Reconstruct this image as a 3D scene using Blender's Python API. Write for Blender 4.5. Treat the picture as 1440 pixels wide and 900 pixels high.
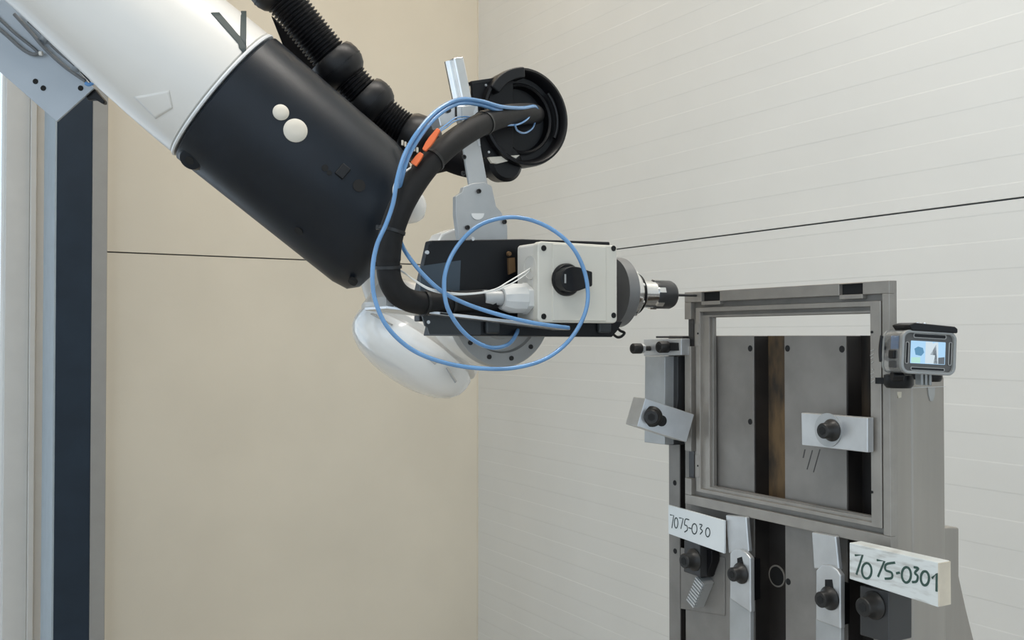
import bpy, math, random
from mathutils import Vector as V, Matrix
random.seed(4)
for o in list(bpy.data.objects):
    bpy.data.objects.remove(o)
SC = bpy.context.scene
COL = SC.collection

# ------------------------------------------------------------------ camera
FPX = 1400.0
TH = math.radians(30.36)
PT = math.atan(24 / 1400)
CAM = V((0, 0, 1.3))
FW = V((math.sin(TH) * math.cos(PT), math.cos(TH) * math.cos(PT), math.sin(PT)))
RT = V((math.cos(TH), -math.sin(TH), 0))
UP = RT.cross(FW)
cd = bpy.data.cameras.new('camera')
cam = bpy.data.objects.new('camera', cd)
COL.objects.link(cam)
cd.sensor_width = 36
cd.lens = 35
cd.clip_start = 0.02
cam.location = CAM
cam.rotation_euler = Matrix((RT, UP, -FW)).transposed().to_euler()
SC.camera = cam

# ------------------------------------------------------------------ world, lamps, exposure
SC.view_settings.view_transform = 'Standard'
SC.view_settings.look = 'None'
SC.view_settings.gamma = 1
SC.view_settings.use_curve_mapping = False
SC.view_settings.exposure = 0.28
w = bpy.data.worlds.new('world')
SC.world = w
w.use_nodes = True
nt = w.node_tree
bg = nt.nodes['Background']
tc = nt.nodes.new('ShaderNodeTexCoord')
nz = nt.nodes.new('ShaderNodeTexNoise')
nz.inputs['Scale'].default_value = 7
nz.inputs['Detail'].default_value = 8
rp = nt.nodes.new('ShaderNodeValToRGB')
rp.color_ramp.elements[0].position = 0.45
rp.color_ramp.elements[0].color = (0.56, 0.73, 0.90, 1)
rp.color_ramp.elements[1].position = 0.62
rp.color_ramp.elements[1].color = (0.94, 0.97, 1.0, 1)
nt.links.new(tc.outputs['Generated'], nz.inputs['Vector'])
nt.links.new(nz.outputs['Fac'], rp.inputs['Fac'])
nt.links.new(rp.outputs['Color'], bg.inputs['Color'])
bg.inputs['Strength'].default_value = 1.22

WARM, MILD = (1.0, 0.80, 0.56), (1.0, 0.94, 0.86)
LAMPS = [((0.75, 0.75, 3.12), 1.3, 0.30, 22, MILD), ((0.85, 2.35, 3.12), 1.3, 0.30, 6.5, WARM), ((-0.9, -0.3, 3.12), 1.3, 0.30, 16, MILD)]  # the warm one is unseen, added near the corner to tint the walls
for loc, sx, sy, e, lc in LAMPS:
    ld = bpy.data.lights.new('ceiling_light', 'AREA')
    ld.shape = 'RECTANGLE'
    ld.size = sx
    ld.size_y = sy
    ld.energy = e
    ld.color = lc
    lo = bpy.data.objects.new('ceiling_light', ld)
    lo.location = loc
    COL.objects.link(lo)


# ------------------------------------------------------------------ helpers
def at(px, py, X=None, Y=None, D=None):
    """point of the place seen at a photograph pixel, on the plane X=, Y= or at depth D"""
    d = FW + RT * ((px - 720) / FPX) + UP * ((450 - py) / FPX)
    s = X / d.x if X is not None else (Y / d.y if Y is not None else D)
    return CAM + d * s


def mat(name, col, rough=0.5, metal=0.0, var=0.0, vscale=20, bump=0.0, bscale=200, stretch=None, col2=None, coat=0.0,
        trans=0.0, emit=None, estr=0, spec=None, lo=0.35, hi=0.65, alpha=None):
    m = bpy.data.materials.new(name)
    m.use_nodes = True
    n = m.node_tree
    b = n.nodes['Principled BSDF']
    b.inputs['Base Color'].default_value = (*col, 1)
    b.inputs['Roughness'].default_value = rough
    b.inputs['Metallic'].default_value = metal
    b.inputs['Coat Weight'].default_value = coat
    b.inputs['Transmission Weight'].default_value = trans
    if spec is not None:
        b.inputs['Specular IOR Level'].default_value = spec
    if alpha is not None:
        b.inputs['Alpha'].default_value = alpha
    if emit:
        b.inputs['Emission Color'].default_value = (*emit, 1)
        b.inputs['Emission Strength'].default_value = estr
    if var or col2 or bump:
        t = n.nodes.new('ShaderNodeTexCoord')
        mp = n.nodes.new('ShaderNodeMapping')
        if stretch:
            mp.inputs['Scale'].default_value = stretch
        n.links.new(t.outputs['Object'], mp.inputs['Vector'])
    if var or col2:
        z = n.nodes.new('ShaderNodeTexNoise')
        z.inputs['Scale'].default_value = vscale
        z.inputs['Detail'].default_value = 6
        n.links.new(mp.outputs['Vector'], z.inputs['Vector'])
        r = n.nodes.new('ShaderNodeValToRGB')
        r.color_ramp.elements[0].position = lo
        r.color_ramp.elements[1].position = hi
        c2 = col2 if col2 else tuple(min(1, c * (1 + var)) for c in col)
        c1 = col if col2 else tuple(c * (1 - var) for c in col)
        r.color_ramp.elements[0].color = (*c1, 1)
        r.color_ramp.elements[1].color = (*c2, 1)
        n.links.new(z.outputs['Fac'], r.inputs['Fac'])
        n.links.new(r.outputs['Color'], b.inputs['Base Color'])
    if bump:
        z2 = n.nodes.new('ShaderNodeTexNoise')
        z2.inputs['Scale'].default_value = bscale
        z2.inputs['Detail'].default_value = 3
        n.links.new(mp.outputs['Vector'], z2.inputs['Vector'])
        bp = n.nodes.new('ShaderNodeBump')
        bp.inputs['Strength'].default_value = bump
        bp.inputs['Distance'].default_value = 0.001
        n.links.new(z2.outputs['Fac'], bp.inputs['Height'])
        n.links.new(bp.outputs['Normal'], b.inputs['Normal'])
    return m


M = dict(
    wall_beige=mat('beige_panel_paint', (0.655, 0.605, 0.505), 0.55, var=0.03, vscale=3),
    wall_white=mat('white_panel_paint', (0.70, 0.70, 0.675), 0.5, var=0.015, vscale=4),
    joint=mat('panel_joint', (0.10, 0.11, 0.12), 0.8),
    floor=mat('floor_concrete', (0.50, 0.47, 0.42), 0.6, var=0.06, vscale=3, bump=0.2, bscale=60),
    ceil=mat('ceiling_paint', (0.72, 0.72, 0.70), 0.8, var=0.01),
    winframe=mat('window_frame_paint', (0.66, 0.64, 0.60), 0.4, var=0.02),
    glass=mat('glass', (1, 1, 1), 0.0, trans=1.0),
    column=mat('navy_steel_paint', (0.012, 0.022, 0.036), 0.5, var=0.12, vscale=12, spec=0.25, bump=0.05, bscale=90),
    column_lit=mat('window_lit_steel', (0.30, 0.35, 0.38), 0.5, var=0.05),
    midgrey=mat('mid_grey', (0.33, 0.33, 0.32), 0.55, var=0.03),
    robot_white=mat('robot_white_paint', (0.70, 0.68, 0.64), 0.32, var=0.02, vscale=6, coat=0.25),
    robot_black=mat('robot_black_sleeve', (0.004, 0.0075, 0.013), 0.38, spec=0.36, var=0.15, vscale=25, bump=0.08, bscale=900),
    gloss_white=mat('glossy_white_cover', (0.80, 0.80, 0.78), 0.16, coat=0.6, var=0.01),
    cap=mat('cream_cap', (0.62, 0.58, 0.50), 0.5, var=0.02),
    seal=mat('pale_seal', (0.75, 0.76, 0.76), 0.3, var=0.02),
    black=mat('black_plastic', (0.005, 0.005, 0.006), 0.36, spec=0.3, var=0.1, vscale=40),
    matteblack=mat('matte_black', (0.003, 0.003, 0.004), 0.8, spec=0.15, var=0.1, vscale=40),
    ballblack=mat('semi_gloss_black', (0.007, 0.007, 0.008), 0.42, spec=0.35, var=0.1, vscale=40),
    cablesleeve=mat('black_foam_sleeve', (0.010, 0.0095, 0.0095), 0.6, spec=0.28, var=0.15, vscale=120, bump=0.15, bscale=1500),
    blackmetal=mat('black_steel_sheet', (0.005, 0.006, 0.008), 0.35, spec=0.3, var=0.1, vscale=30),
    darkplate=mat('dark_grey_sheet', (0.030, 0.034, 0.037), 0.4, spec=0.4, var=0.05),
    bluelit=mat('blue_lit_sheet', (0.040, 0.062, 0.085), 0.45, var=0.05),
    plate_blue=mat('galvanised_bracket', (0.42, 0.46, 0.50), 0.45, metal=0.35, var=0.04, vscale=9),
    alu=mat('aluminium', (0.62, 0.63, 0.64), 0.30, metal=0.85, var=0.06, vscale=30, bump=0.06, bscale=300),
    alu_matte=mat('matte_aluminium', (0.45, 0.46, 0.46), 0.45, metal=0.5, var=0.06, vscale=25),
    chrome=mat('polished_steel', (0.75, 0.74, 0.72), 0.14, metal=1.0, var=0.05, vscale=60),
    flange=mat('cast_grey_flange', (0.40, 0.40, 0.39), 0.4, metal=0.4, var=0.06),
    flange_dark=mat('dark_cast_flange', (0.20, 0.20, 0.20), 0.4, metal=0.4, var=0.06),
    nut=mat('dark_nut_steel', (0.045, 0.045, 0.046), 0.35, metal=0.3, var=0.1),
    boltblack=mat('black_oxide_bolt', (0.022, 0.021, 0.020), 0.40, metal=0.2, spec=0.4, var=0.15, vscale=120),
    hole=mat('dark_hole', (0.006, 0.006, 0.006), 0.8),
    boxpl=mat('light_grey_enclosure', (0.62, 0.595, 0.525), 0.45, var=0.015, vscale=8),
    boxside=mat('enclosure_body', (0.62, 0.60, 0.55), 0.5, var=0.015),
    gland=mat('grey_gland_plastic', (0.60, 0.60, 0.58), 0.42, var=0.02),
    blue=mat('blue_air_hose', (0.15, 0.33, 0.60), 0.18, coat=0.4, var=0.10, vscale=30, trans=0.15),
    blueclip=mat('blue_clip', (0.12, 0.30, 0.62), 0.3, var=0.02),
    wire=mat('white_wire', (0.78, 0.77, 0.73), 0.4, var=0.02),
    greywire=mat('grey_cable', (0.15, 0.16, 0.17), 0.5, var=0.05),
    orange=mat('orange_connector', (0.78, 0.16, 0.045), 0.4, var=0.05),
    tie=mat('cable_tie_black', (0.008, 0.008, 0.008), 0.4, var=0.05),
    work=mat('milled_workpiece_steel', (0.31, 0.29, 0.262), 0.42, metal=0.45, var=0.07, vscale=40, bump=0.05, bscale=400),
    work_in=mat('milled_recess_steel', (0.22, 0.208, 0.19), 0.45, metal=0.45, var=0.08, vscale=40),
    steel=mat('ground_tool_steel', (0.235, 0.222, 0.205), 0.5, metal=0.4, var=0.10, vscale=22, bump=0.04, bscale=300),
    steel_side=mat('tombstone_steel', (0.34, 0.315, 0.28), 0.42, metal=0.4, var=0.06, vscale=6, stretch=(6, 6, 0.6)),
    rust=mat('rusty_slot_steel', (0.045, 0.036, 0.028), 0.6, metal=0.3, col2=(0.17, 0.11, 0.055), vscale=12, stretch=(2, 5, 1.6), lo=0.34, hi=0.62),
    rustdark=mat('dark_slot_steel', (0.012, 0.010, 0.009), 0.5, metal=0.3, col2=(0.07, 0.05, 0.032), vscale=9, stretch=(3, 9, 1.2), lo=0.45, hi=0.75),
    slotblack=mat('black_slot_steel', (0.010, 0.009, 0.009), 0.5, metal=0.2, col2=(0.035, 0.03, 0.027), vscale=14),
    clamp=mat('bright_clamp_steel', (0.55, 0.56, 0.565), 0.34, metal=0.65, var=0.07, vscale=35, bump=0.04, bscale=500),
    clampdull=mat('dull_clamp_steel', (0.42, 0.43, 0.43), 0.45, metal=0.5, var=0.08, vscale=30),
    sign=mat('white_board_sign', (0.70, 0.73, 0.73), 0.45, var=0.03, vscale=18),
    woodsign=mat('worn_painted_board', (0.66, 0.68, 0.66), 0.6, col2=(0.40, 0.39, 0.36), vscale=26, stretch=(1, 1.2, 6), lo=0.50, hi=0.70),
    woodedge=mat('bare_wood_edge', (0.62, 0.55, 0.44), 0.65, var=0.08, vscale=40),
    ink=mat('black_marker_ink', (0.03, 0.045, 0.045), 0.6, var=0.02),
    greenink=mat('dark_green_marker_ink', (0.03, 0.07, 0.055), 0.6, var=0.02),
    scratch=mat('dark_scratch', (0.06, 0.058, 0.055), 0.6, var=0.02),
    clear=mat('clear_plastic', (0.92, 0.94, 0.95), 0.06, trans=0.92, var=0.0),
    clearrim=mat('clear_plastic_rim', (0.42, 0.43, 0.42), 0.12, trans=0.45, coat=0.5, var=0.02),
    cambody=mat('camera_body_grey', (0.045, 0.045, 0.045), 0.45, var=0.05),
    camback=mat('camera_back_grey', (0.085, 0.082, 0.078), 0.4, var=0.04),
    camblue=mat('camera_blue_panel', (0.05, 0.18, 0.42), 0.3, var=0.05),
    tape=mat('grey_tape', (0.34, 0.34, 0.33), 0.5, var=0.04),
    cream=mat('cream_tab', (0.62, 0.57, 0.46), 0.55, var=0.04),
    brass=mat('brown_terminal', (0.20, 0.12, 0.06), 0.45, metal=0.4, var=0.1),
    scr_sky=mat('screen_sky', (0.02, 0.02, 0.02), 0.2, emit=(0.38, 0.62, 0.85), estr=0.85),
    scr_pale=mat('screen_pale', (0.02, 0.02, 0.02), 0.2, emit=(0.62, 0.72, 0.78), estr=0.8),
    scr_dark=mat('screen_dark', (0.02, 0.02, 0.02), 0.2, emit=(0.10, 0.12, 0.14), estr=0.8),
    scr_blue=mat('screen_blue', (0.02, 0.02, 0.02), 0.2, emit=(0.08, 0.25, 0.42), estr=0.8),
    scr_green=mat('screen_green', (0.02, 0.02, 0.02), 0.2, emit=(0.45, 0.75, 0.65), estr=0.8),
    lampwhite=mat('lamp_housing_white', (0.75, 0.75, 0.73), 0.5, var=0.01),
    yellowrobot=mat('robot_base_grey', (0.30, 0.31, 0.31), 0.5, var=0.04),
)


def basis(a, hint=None):
    a = V(a).normalized()
    h = V(hint) if hint is not None else (V((0, 0, 1)) if abs(a.z) < 0.9 else V((1, 0, 0)))
    u = h.cross(a).normalized()
    v = a.cross(u).normalized()
    return u, v, a


class MB:
    def __init__(s):
        s.v = []
        s.f = []

    def add(s, vs, fs):
        b = len(s.v)
        s.v += [V(p) for p in vs]
        s.f += [tuple(i + b for i in q) for q in fs]
        return s

    def obox(s, c, ax, h):
        c = V(c)
        vs = [c + ax[0] * (h[0] * i) + ax[1] * (h[1] * j) + ax[2] * (h[2] * k) for i in (-1, 1) for j in (-1, 1) for k in (-1, 1)]
        return s.add(vs, [(0, 1, 3, 2), (4, 6, 7, 5), (0, 4, 5, 1), (2, 3, 7, 6), (0, 2, 6, 4), (1, 5, 7, 3)])

    def box(s, a, b):
        a, b = V(a), V(b)
        return s.obox((a + b) / 2, (V((1, 0, 0)), V((0, 1, 0)), V((0, 0, 1))), [abs(b[i] - a[i]) / 2 for i in range(3)])

    def lathe(s, o, axis, prof, n=32, hint=None, capa=True, capb=True):
        """prof: list of (distance along the axis, radius)"""
        u, v, a = basis(axis, hint)
        o = V(o)
        b = len(s.v)
        for t, r in prof:
            for k in range(n):
                an = 2 * math.pi * (k + 0.5) / n
                s.v.append(o + a * t + u * (r * math.cos(an)) + v * (r * math.sin(an)))
        for i in range(len(prof) - 1):
            for k in range(n):
                k2 = (k + 1) % n
                s.f.append((b + i * n + k, b + i * n + k2, b + (i + 1) * n + k2, b + (i + 1) * n + k))
        if capa:
            s.f.append(tuple(b + k for k in range(n))[::-1])
        if capb:
            s.f.append(tuple(b + (len(prof) - 1) * n + k for k in range(n)))
        return s

    def cyl(s, p0, p1, r, n=24, r2=None):
        p0, p1 = V(p0), V(p1)
        return s.lathe(p0, p1 - p0, [(0, r), ((p1 - p0).length, r if r2 is None else r2)], n)

    def tube(s, pts, r, n=12, cap=True):
        pts = [V(p) for p in pts]
        rr = r if callable(r) else (lambda i: r)
        t0 = (pts[1] - pts[0]).normalized()
        u, v, _ = basis(t0)
        b = len(s.v)
        for i, p in enumerate(pts):
            t = (pts[min(i + 1, len(pts) - 1)] - pts[max(i - 1, 0)]).normalized()
            u = (u - t * u.dot(t)).normalized()
            v = t.cross(u)
            for k in range(n):
                an = 2 * math.pi * k / n
                s.v.append(p + (u * math.cos(an) + v * math.sin(an)) * rr(i))
        for i in range(len(pts) - 1):
            for k in range(n):
                k2 = (k + 1) % n
                s.f.append((b + i * n + k, b + i * n + k2, b + (i + 1) * n + k2, b + (i + 1) * n + k))
        if cap:
            s.f.append(tuple(b + k for k in range(n))[::-1])
            s.f.append(tuple(b + (len(pts) - 1) * n + k for k in range(n)))
        return s

    def prism(s, pts, d):
        """pts: planar outline of 3-D points; d: thickness vector"""
        pts = [V(p) for p in pts]
        d = V(d)
        n = len(pts)
        nor = sum(((pts[i]).cross(pts[(i + 1) % n]) for i in range(n)), V())
        if nor.dot(d) > 0:
            pts = pts[::-1]
        return s.add(pts + [p + d for p in pts], [tuple(range(n)), tuple(range(2 * n - 1, n - 1, -1))] +
                     [(i, i + n, (i + 1) % n + n, (i + 1) % n) for i in range(n)])

    def holeplate(s, outer, inner, d):
        """ring between two outlines of equal length, thickened by d"""
        n = len(outer)
        d = V(d)
        vs = [V(p) for p in outer] + [V(p) for p in inner] + [V(p) + d for p in outer] + [V(p) + d for p in inner]
        fs = []
        for i in range(n):
            j = (i + 1) % n
            fs += [(i, j, n + j, n + i), (2 * n + i, 3 * n + i, 3 * n + j, 2 * n + j), (i, 2 * n + i, 2 * n + j, j), (n + i, n + j, 3 * n + j, 3 * n + i)]
        return s.add(vs, fs)

    def build(s, name, m, parent=None, smooth=40, bevel=0.0, seg=2):
        root = parent
        while root is not None and root.parent is not None:
            root = root.parent
        off = root.location.copy() if root is not None else V()
        me = bpy.data.meshes.new(name)
        me.from_pydata([p - off for p in s.v], [], s.f)
        me.validate()
        import bmesh
        bm = bmesh.new()
        bm.from_mesh(me)
        bmesh.ops.recalc_face_normals(bm, faces=bm.faces)
        bm.to_mesh(me)
        bm.free()
        me.materials.append(M[m] if isinstance(m, str) else m)
        if smooth:
            me.polygons.foreach_set('use_smooth', [True] * len(me.polygons))
            me.set_sharp_from_angle(angle=math.radians(smooth))
        o = bpy.data.objects.new(name, me)
        COL.objects.link(o)
        o.parent = parent
        if bevel:
            b = o.modifiers.new('bevel', 'BEVEL')
            b.width = bevel
            b.segments = seg
            b.limit_method = 'ANGLE'
            b.angle_limit = math.radians(40)
            b.harden_normals = True
        return o


def tag(o, label, cat, group=None):
    o['label'] = label
    o['category'] = cat
    if group:
        o['group'] = group
    return o


def thing(name, loc, label, cat, group=None):
    o = bpy.data.objects.new(name, None)
    o.empty_display_size = 0.02
    o.location = V(loc)
    COL.objects.link(o)
    return tag(o, label, cat, group)


def struct(o):
    o['kind'] = 'structure'
    return o


def spline(pts, n=10):
    """Catmull-Rom through pts"""
    pts = [V(p) for p in pts]
    P = [pts[0] * 2 - pts[1]] + pts + [pts[-1] * 2 - pts[-2]]
    out = []
    for i in range(1, len(P) - 2):
        for k in range(n):
            t = k / n
            a, b, c, d = P[i - 1], P[i], P[i + 1], P[i + 2]
            out.append(0.5 * ((2 * b) + (c - a) * t + (2 * a - 5 * b + 4 * c - d) * t * t + (3 * b - a - 3 * c + d) * t ** 3))
    out.append(pts[-1])
    return out


def arc2(cx, cy, r, a0, a1, n):
    return [(cx + r * math.cos(math.radians(a0 + (a1 - a0) * i / n)), cy + r * math.sin(math.radians(a0 + (a1 - a0) * i / n))) for i in range(n + 1)]


def rrect(w, h, r, n=5):
    """rounded rectangle outline centred at 0 (2-D)"""
    o = []
    for cx, cy, a in ((w / 2 - r, h / 2 - r, 0), (-w / 2 + r, h / 2 - r, 90), (-w / 2 + r, -h / 2 + r, 180), (w / 2 - r, -h / 2 + r, 270)):
        o += arc2(cx, cy, r, a, a + 90, n)
    return o


EX, EY, EZ = V((1, 0, 0)), V((0, 1, 0)), V((0, 0, 1))

# ------------------------------------------------------------------ the room
XR, YB, JZ = 1.66, 3.07, 1.546       # right wall, back wall, height of the panel joint
ZC = 3.2
struct(MB().box((-3.2, -3.2, -0.1), (XR + 0.12, YB + 0.12, 0)).build('floor', 'floor'))
struct(MB().box((-3.2, -3.2, ZC), (XR + 0.12, YB + 0.12, ZC + 0.1)).build('ceiling', 'ceil'))

WX0, WX1, WZ0, WZ1 = -1.5, 0.188, 0.35, 2.5      # window opening in the back wall
wb = MB()
wb.box((WX1, YB + 0.012, 0), (XR + 0.1, YB + 0.1, ZC))
wb.box((-3.2, YB + 0.012, 0), (WX0, YB + 0.1, ZC))
wb.box((WX0, YB + 0.012, 0), (WX1, YB + 0.1, WZ0))
wb.box((WX0, YB + 0.012, WZ1), (WX1, YB + 0.1, ZC))
wall_back = struct(wb.build('wall_back', 'joint', smooth=0))
g = 0.0018
rows = [(0, JZ), (JZ, JZ + 1.2), (JZ + 1.2, ZC)]
for z0, z1 in rows:
    spans = [(WX1, XR)] + [(-3.2, WX0)]
    for x0, x1 in spans:
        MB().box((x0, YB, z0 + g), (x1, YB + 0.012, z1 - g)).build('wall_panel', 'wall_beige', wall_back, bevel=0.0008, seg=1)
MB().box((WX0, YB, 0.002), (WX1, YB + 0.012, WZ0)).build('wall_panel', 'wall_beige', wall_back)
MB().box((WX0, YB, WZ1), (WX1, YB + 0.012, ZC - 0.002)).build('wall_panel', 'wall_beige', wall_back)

wall_right = struct(MB().box((XR + 0.012, -3.2, 0), (XR + 0.12, YB + 0.012, ZC)).build('wall_right', 'joint', smooth=0))
STEP, SL = 0.0003, 0.0022
for z0, z1 in rows:
    prof = [(0.0, z0 + g)]
    edges = []
    k = -20
    while k < 30:
        edges += [(JZ + 0.1 * k - 0.023, 'up'), (JZ + 0.1 * k + 0.028, 'down')]
        k += 1
    inside = [(z, t) for z, t in edges if z0 + 0.012 < z < z1 - 0.012]
    lev = 0.0 if (not inside or inside[0][1] == 'down') else STEP
    prof = [(lev, z0 + g)]
    for z, t in inside:
        if t == 'down':      # proud band ends, the surface steps back
            prof += [(0.0, z - SL / 2), (STEP, z + SL / 2)]
        else:
            prof += [(STEP, z - SL / 2), (0.0, z + SL / 2)]
    prof += [(prof[-1][0], z1 - g)]
    m = MB()
    pts = [(XR + x, z) for x, z in prof] + [(XR + 0.012, z1 - g), (XR + 0.012, z0 + g)]
    m.prism([(x, -3.2, z) for x, z in pts], (0, YB + 3.2, 0))
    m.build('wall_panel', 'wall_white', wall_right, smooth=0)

# corner bead between the two walls, and a grey strip standing in for the shaded band beside the column
struct(MB().box((XR - 0.003, YB - 0.003, 0), (XR, YB, ZC)).build('trim_1', 'wall_beige'))
t2 = MB()
t2.box((0.398, YB - 0.022, 0), (0.440, YB, ZC))
struct(t2.build('shade_band', 'midgrey', bevel=0.003))

# window
win = struct(MB().box((WX0 - 0.07, YB - 0.045, WZ0 - 0.08), (WX1 + 0.004, YB + 0.02, WZ0)).build('window_1', 'winframe', bevel=0.004))
for nm, xa, xb, dy in (('window_frame', 0.176, 0.236, 0.050), ('window_frame', 0.236, 0.252, 0.062), ('window_frame', 0.252, 0.300, 0.040)):
    MB().box((xa, YB - dy, WZ0 - 0.08), (xb, YB + 0.02, WZ1 + 0.08)).build(nm, 'winframe', win, bevel=0.003)
MB().box((WX0 - 0.07, YB - 0.045, WZ1), (WX1, YB + 0.02, WZ1 + 0.08)).build('window_frame', 'winframe', win, bevel=0.004)
MB().box((WX0 - 0.07, YB - 0.045, WZ0), (WX0, YB + 0.02, WZ1)).build('window_frame', 'winframe', win, bevel=0.004)
MB().box((WX0, YB + 0.04, WZ0), (WX1, YB + 0.046, WZ1)).build('window_pane', 'glass', win)
MB().box((0.168, YB - 0.02, WZ0), (0.176, YB + 0.05, WZ1)).build('window_bead', 'gloss_white', win)

# steel column in front of the window jamb
c = thing('steel_column', (0.30, 2.66, 0), 'navy painted square steel column standing beside the window', 'column')
p76, p129, p60 = at(75.5, 500, Y=2.6), at(128.5, 500, Y=2.6), at(60, 500, X=at(75.5, 500, Y=2.6).x)
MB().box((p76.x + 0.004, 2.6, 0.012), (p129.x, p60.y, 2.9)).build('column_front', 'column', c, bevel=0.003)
MB().box((p76.x, 2.603, 0.012), (p76.x + 0.004, p60.y, 2.9)).build('lit_side', 'column_lit', c)  # paler skin: window light on the left face, put into the colour
MB().box((p76.x - 0.04, 2.56, 0), (p129.x + 0.04, p60.y + 0.04, 0.012)).build('base_plate', 'column', c, bevel=0.002)
MB().box((p76.x, 2.6, 2.9), (p129.x, p60.y, ZC)).build('column_head', 'column', c)
for z in (1.02, 1.008, 0.99):
    MB().lathe((p129.x, 2.63, z), EX, [(0, 0.003), (0.003, 0.003)], 10).build('screw', 'alu', c)

for i, (loc, sx, sy, e, lc) in enumerate(LAMPS):
    t = thing('unseen_ceiling_lamp', (loc[0], loc[1], ZC), 'unseen long white lamp housing fixed under the ceiling', 'lamp', 'unseen ceiling lamps')
    MB().box((loc[0] - sx / 2 - 0.02, loc[1] - sy / 2 - 0.02, loc[2] + 0.012), (loc[0] + sx / 2 + 0.02, loc[1] + sy / 2 + 0.02, ZC)).build('housing', 'lampwhite', t, bevel=0.005)

# ------------------------------------------------------------------ robot arm
E0 = at(545, 325, D=1.296)           # centre of the sleeve's end
R0 = at(317, 137, D=1.240)           # centre of the joint between white casing and black sleeve
AX = (E0 - R0).normalized()
ALEN = (E0 - R0).length
RB, RW = 0.0965, 0.0945
ELB = R0 - AX * 0.86
rob = thing('robot_arm', (ELB.x, ELB.y, 0), 'large industrial robot arm, white casing with black sleeve and white wrist', 'robot')
AU, AV, _ = basis(AX)


def on_arm(px, py, rad=RB, lift=0.0):
    """point and normal where the sight line meets the arm's round casing"""
    d = (FW + RT * ((px - 720) / FPX) + UP * ((450 - py) / FPX)).normalized()
    m = CAM - R0
    dp = d - AX * d.dot(AX)
    mp = m - AX * m.dot(AX)
    A, B, Cc = dp.dot(dp), 2 * dp.dot(mp), mp.dot(mp) - rad * rad
    disc = max(B * B - 4 * A * Cc, 0)
    t = (-B - math.sqrt(disc)) / (2 * A)
    p = CAM + d * t
    q = p - R0
    n = (q - AX * q.dot(AX)).normalized()
    return p + n * lift, n


CPROF = [(-0.86, 0.072), (-0.50, 0.074), (-0.36, 0.0745), (-0.28, 0.0765), (-0.23, 0.0795), (-0.17, 0.0850), (-0.12, 0.0893), (-0.07, 0.0925), (-0.03, 0.0942), (-0.008, RW), (-0.006, RW - 0.003)]
MB().lathe(R0, AX, CPROF, 96).build('forearm_casing', 'robot_white', rob)


def on_casing(px, py, lift):
    r_ = RW
    for _ in range(5):
        p_, n_ = on_arm(px, py, r_, 0)
        t_ = (p_ - R0).dot(AX)
        for (ta, ra), (tb, rb) in zip(CPROF[:-1], CPROF[1:]):
            if ta <= t_ <= tb:
                r_ = ra + (rb - ra) * (t_ - ta) / (tb - ta)
    return on_arm(px, py, r_, lift)



slm = MB().lathe(R0, AX, [(0.0, RB - 0.003), (0.003, RB), (ALEN - 0.04, RB - 0.001), (ALEN - 0.018, RB - 0.005), (ALEN - 0.004, RB - 0.017), (ALEN + 0.003, RB - 0.034), (ALEN + 0.004, RB - 0.05)], 96)
wdir = (RT * -0.64 - UP * 0.77)
wdir = (wdir - AX * wdir.dot(AX)).normalized()
for q_ in slm.v:                      # the sleeve is cut off at a slant
    t_ = (q_ - R0).dot(AX)
    if t_ > ALEN - 0.045:
        q_ += AX * (0.026 * (q_ - R0).dot(wdir) / RB)
sl = slm.build('black_sleeve', 'robot_black', rob)
MB().lathe(R0, AX, [(-0.006, RW - 0.004), (-0.0055, RW + 0.0012), (-0.0035, RW + 0.0022), (-0.0018, RW + 0.0012), (-0.0012, RW - 0.004)], 96).build('seal_ring', 'seal', rob)
for px, py, r in ((395, 158, 0.0095), (415.5, 183.5, 0.0140)):
    p, n = on_arm(px, py)
    MB().lathe(p - n * 0.002, n, [(0, r), (0.0025, r), (0.0042, r * 0.8), (0.005, r * 0.35)], 32).build('round_cap', 'cap', sl)
for px, py, r in ((420, 325, 0.0055), (495.5, 397, 0.0058), (457, 236, 0.004), (505, 261, 0.0075), (463, 243, 0.003)):
    p, n = on_arm(px, py)
    MB().lathe(p - n * 0.004, n, [(0, r), (0.0045, r)], 20).build('screw_recess', 'hole', sl)
p, n = on_arm(482, 241)
u, v, _ = basis(n, AX)
MB().obox(p, (u, v, n), (0.008, 0.006, 0.0025)).build('latch', 'ballblack', sl, bevel=0.0012)
p, n = on_arm(266, 226)
MB().lathe(p - n * 0.012, n + (p - CAM).normalized() * -0.8, [(0, 0.019), (0.010, 0.017), (0.0155, 0.013), (0.0165, 0.008)], 32).build('screw_boss', 'robot_black', sl)
q = p - n * 0.012
bn = (n + (p - CAM).normalized() * -0.8).normalized()
MB().lathe(q + bn * 0.0166, bn, [(0, 0.0055), (0.0006, 0.0055)], 18).build('screw_recess', 'hole', sl)
# applied pieces on the white casing
def arm_patch(poly_px, rad, lift, name, m, parent, sub=10, thick=0.0008):
    """a thin applied piece that follows the round casing: outline given as a strip of left and right points"""
    mb = MB()
    L, R = poly_px
    rowsv = []
    for (lx, ly), (rx, ry) in zip(L, R):
        rowsv.append([on_casing(lx + (rx - lx) * k / sub, ly + (ry - ly) * k / sub, lift)[0] for k in range(sub + 1)])
    nr = len(rowsv)
    vs = [p for r_ in rowsv for p in r_]
    fs = [(i * (sub + 1) + k, i * (sub + 1) + k + 1, (i + 1) * (sub + 1) + k + 1, (i + 1) * (sub + 1) + k) for i in range(nr - 1) for k in range(sub)]
    mb.add(vs, fs)
    o = mb.build(name, m, parent)
    s_ = o.modifiers.new('solid', 'SOLIDIFY')
    s_.thickness = thick
    s_.offset = 0
    return o


def lerp2(a, b, n):
    return [(a[0] + (b[0] - a[0]) * i / n, a[1] + (b[1] - a[1]) * i / n) for i in range(n + 1)]


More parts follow.
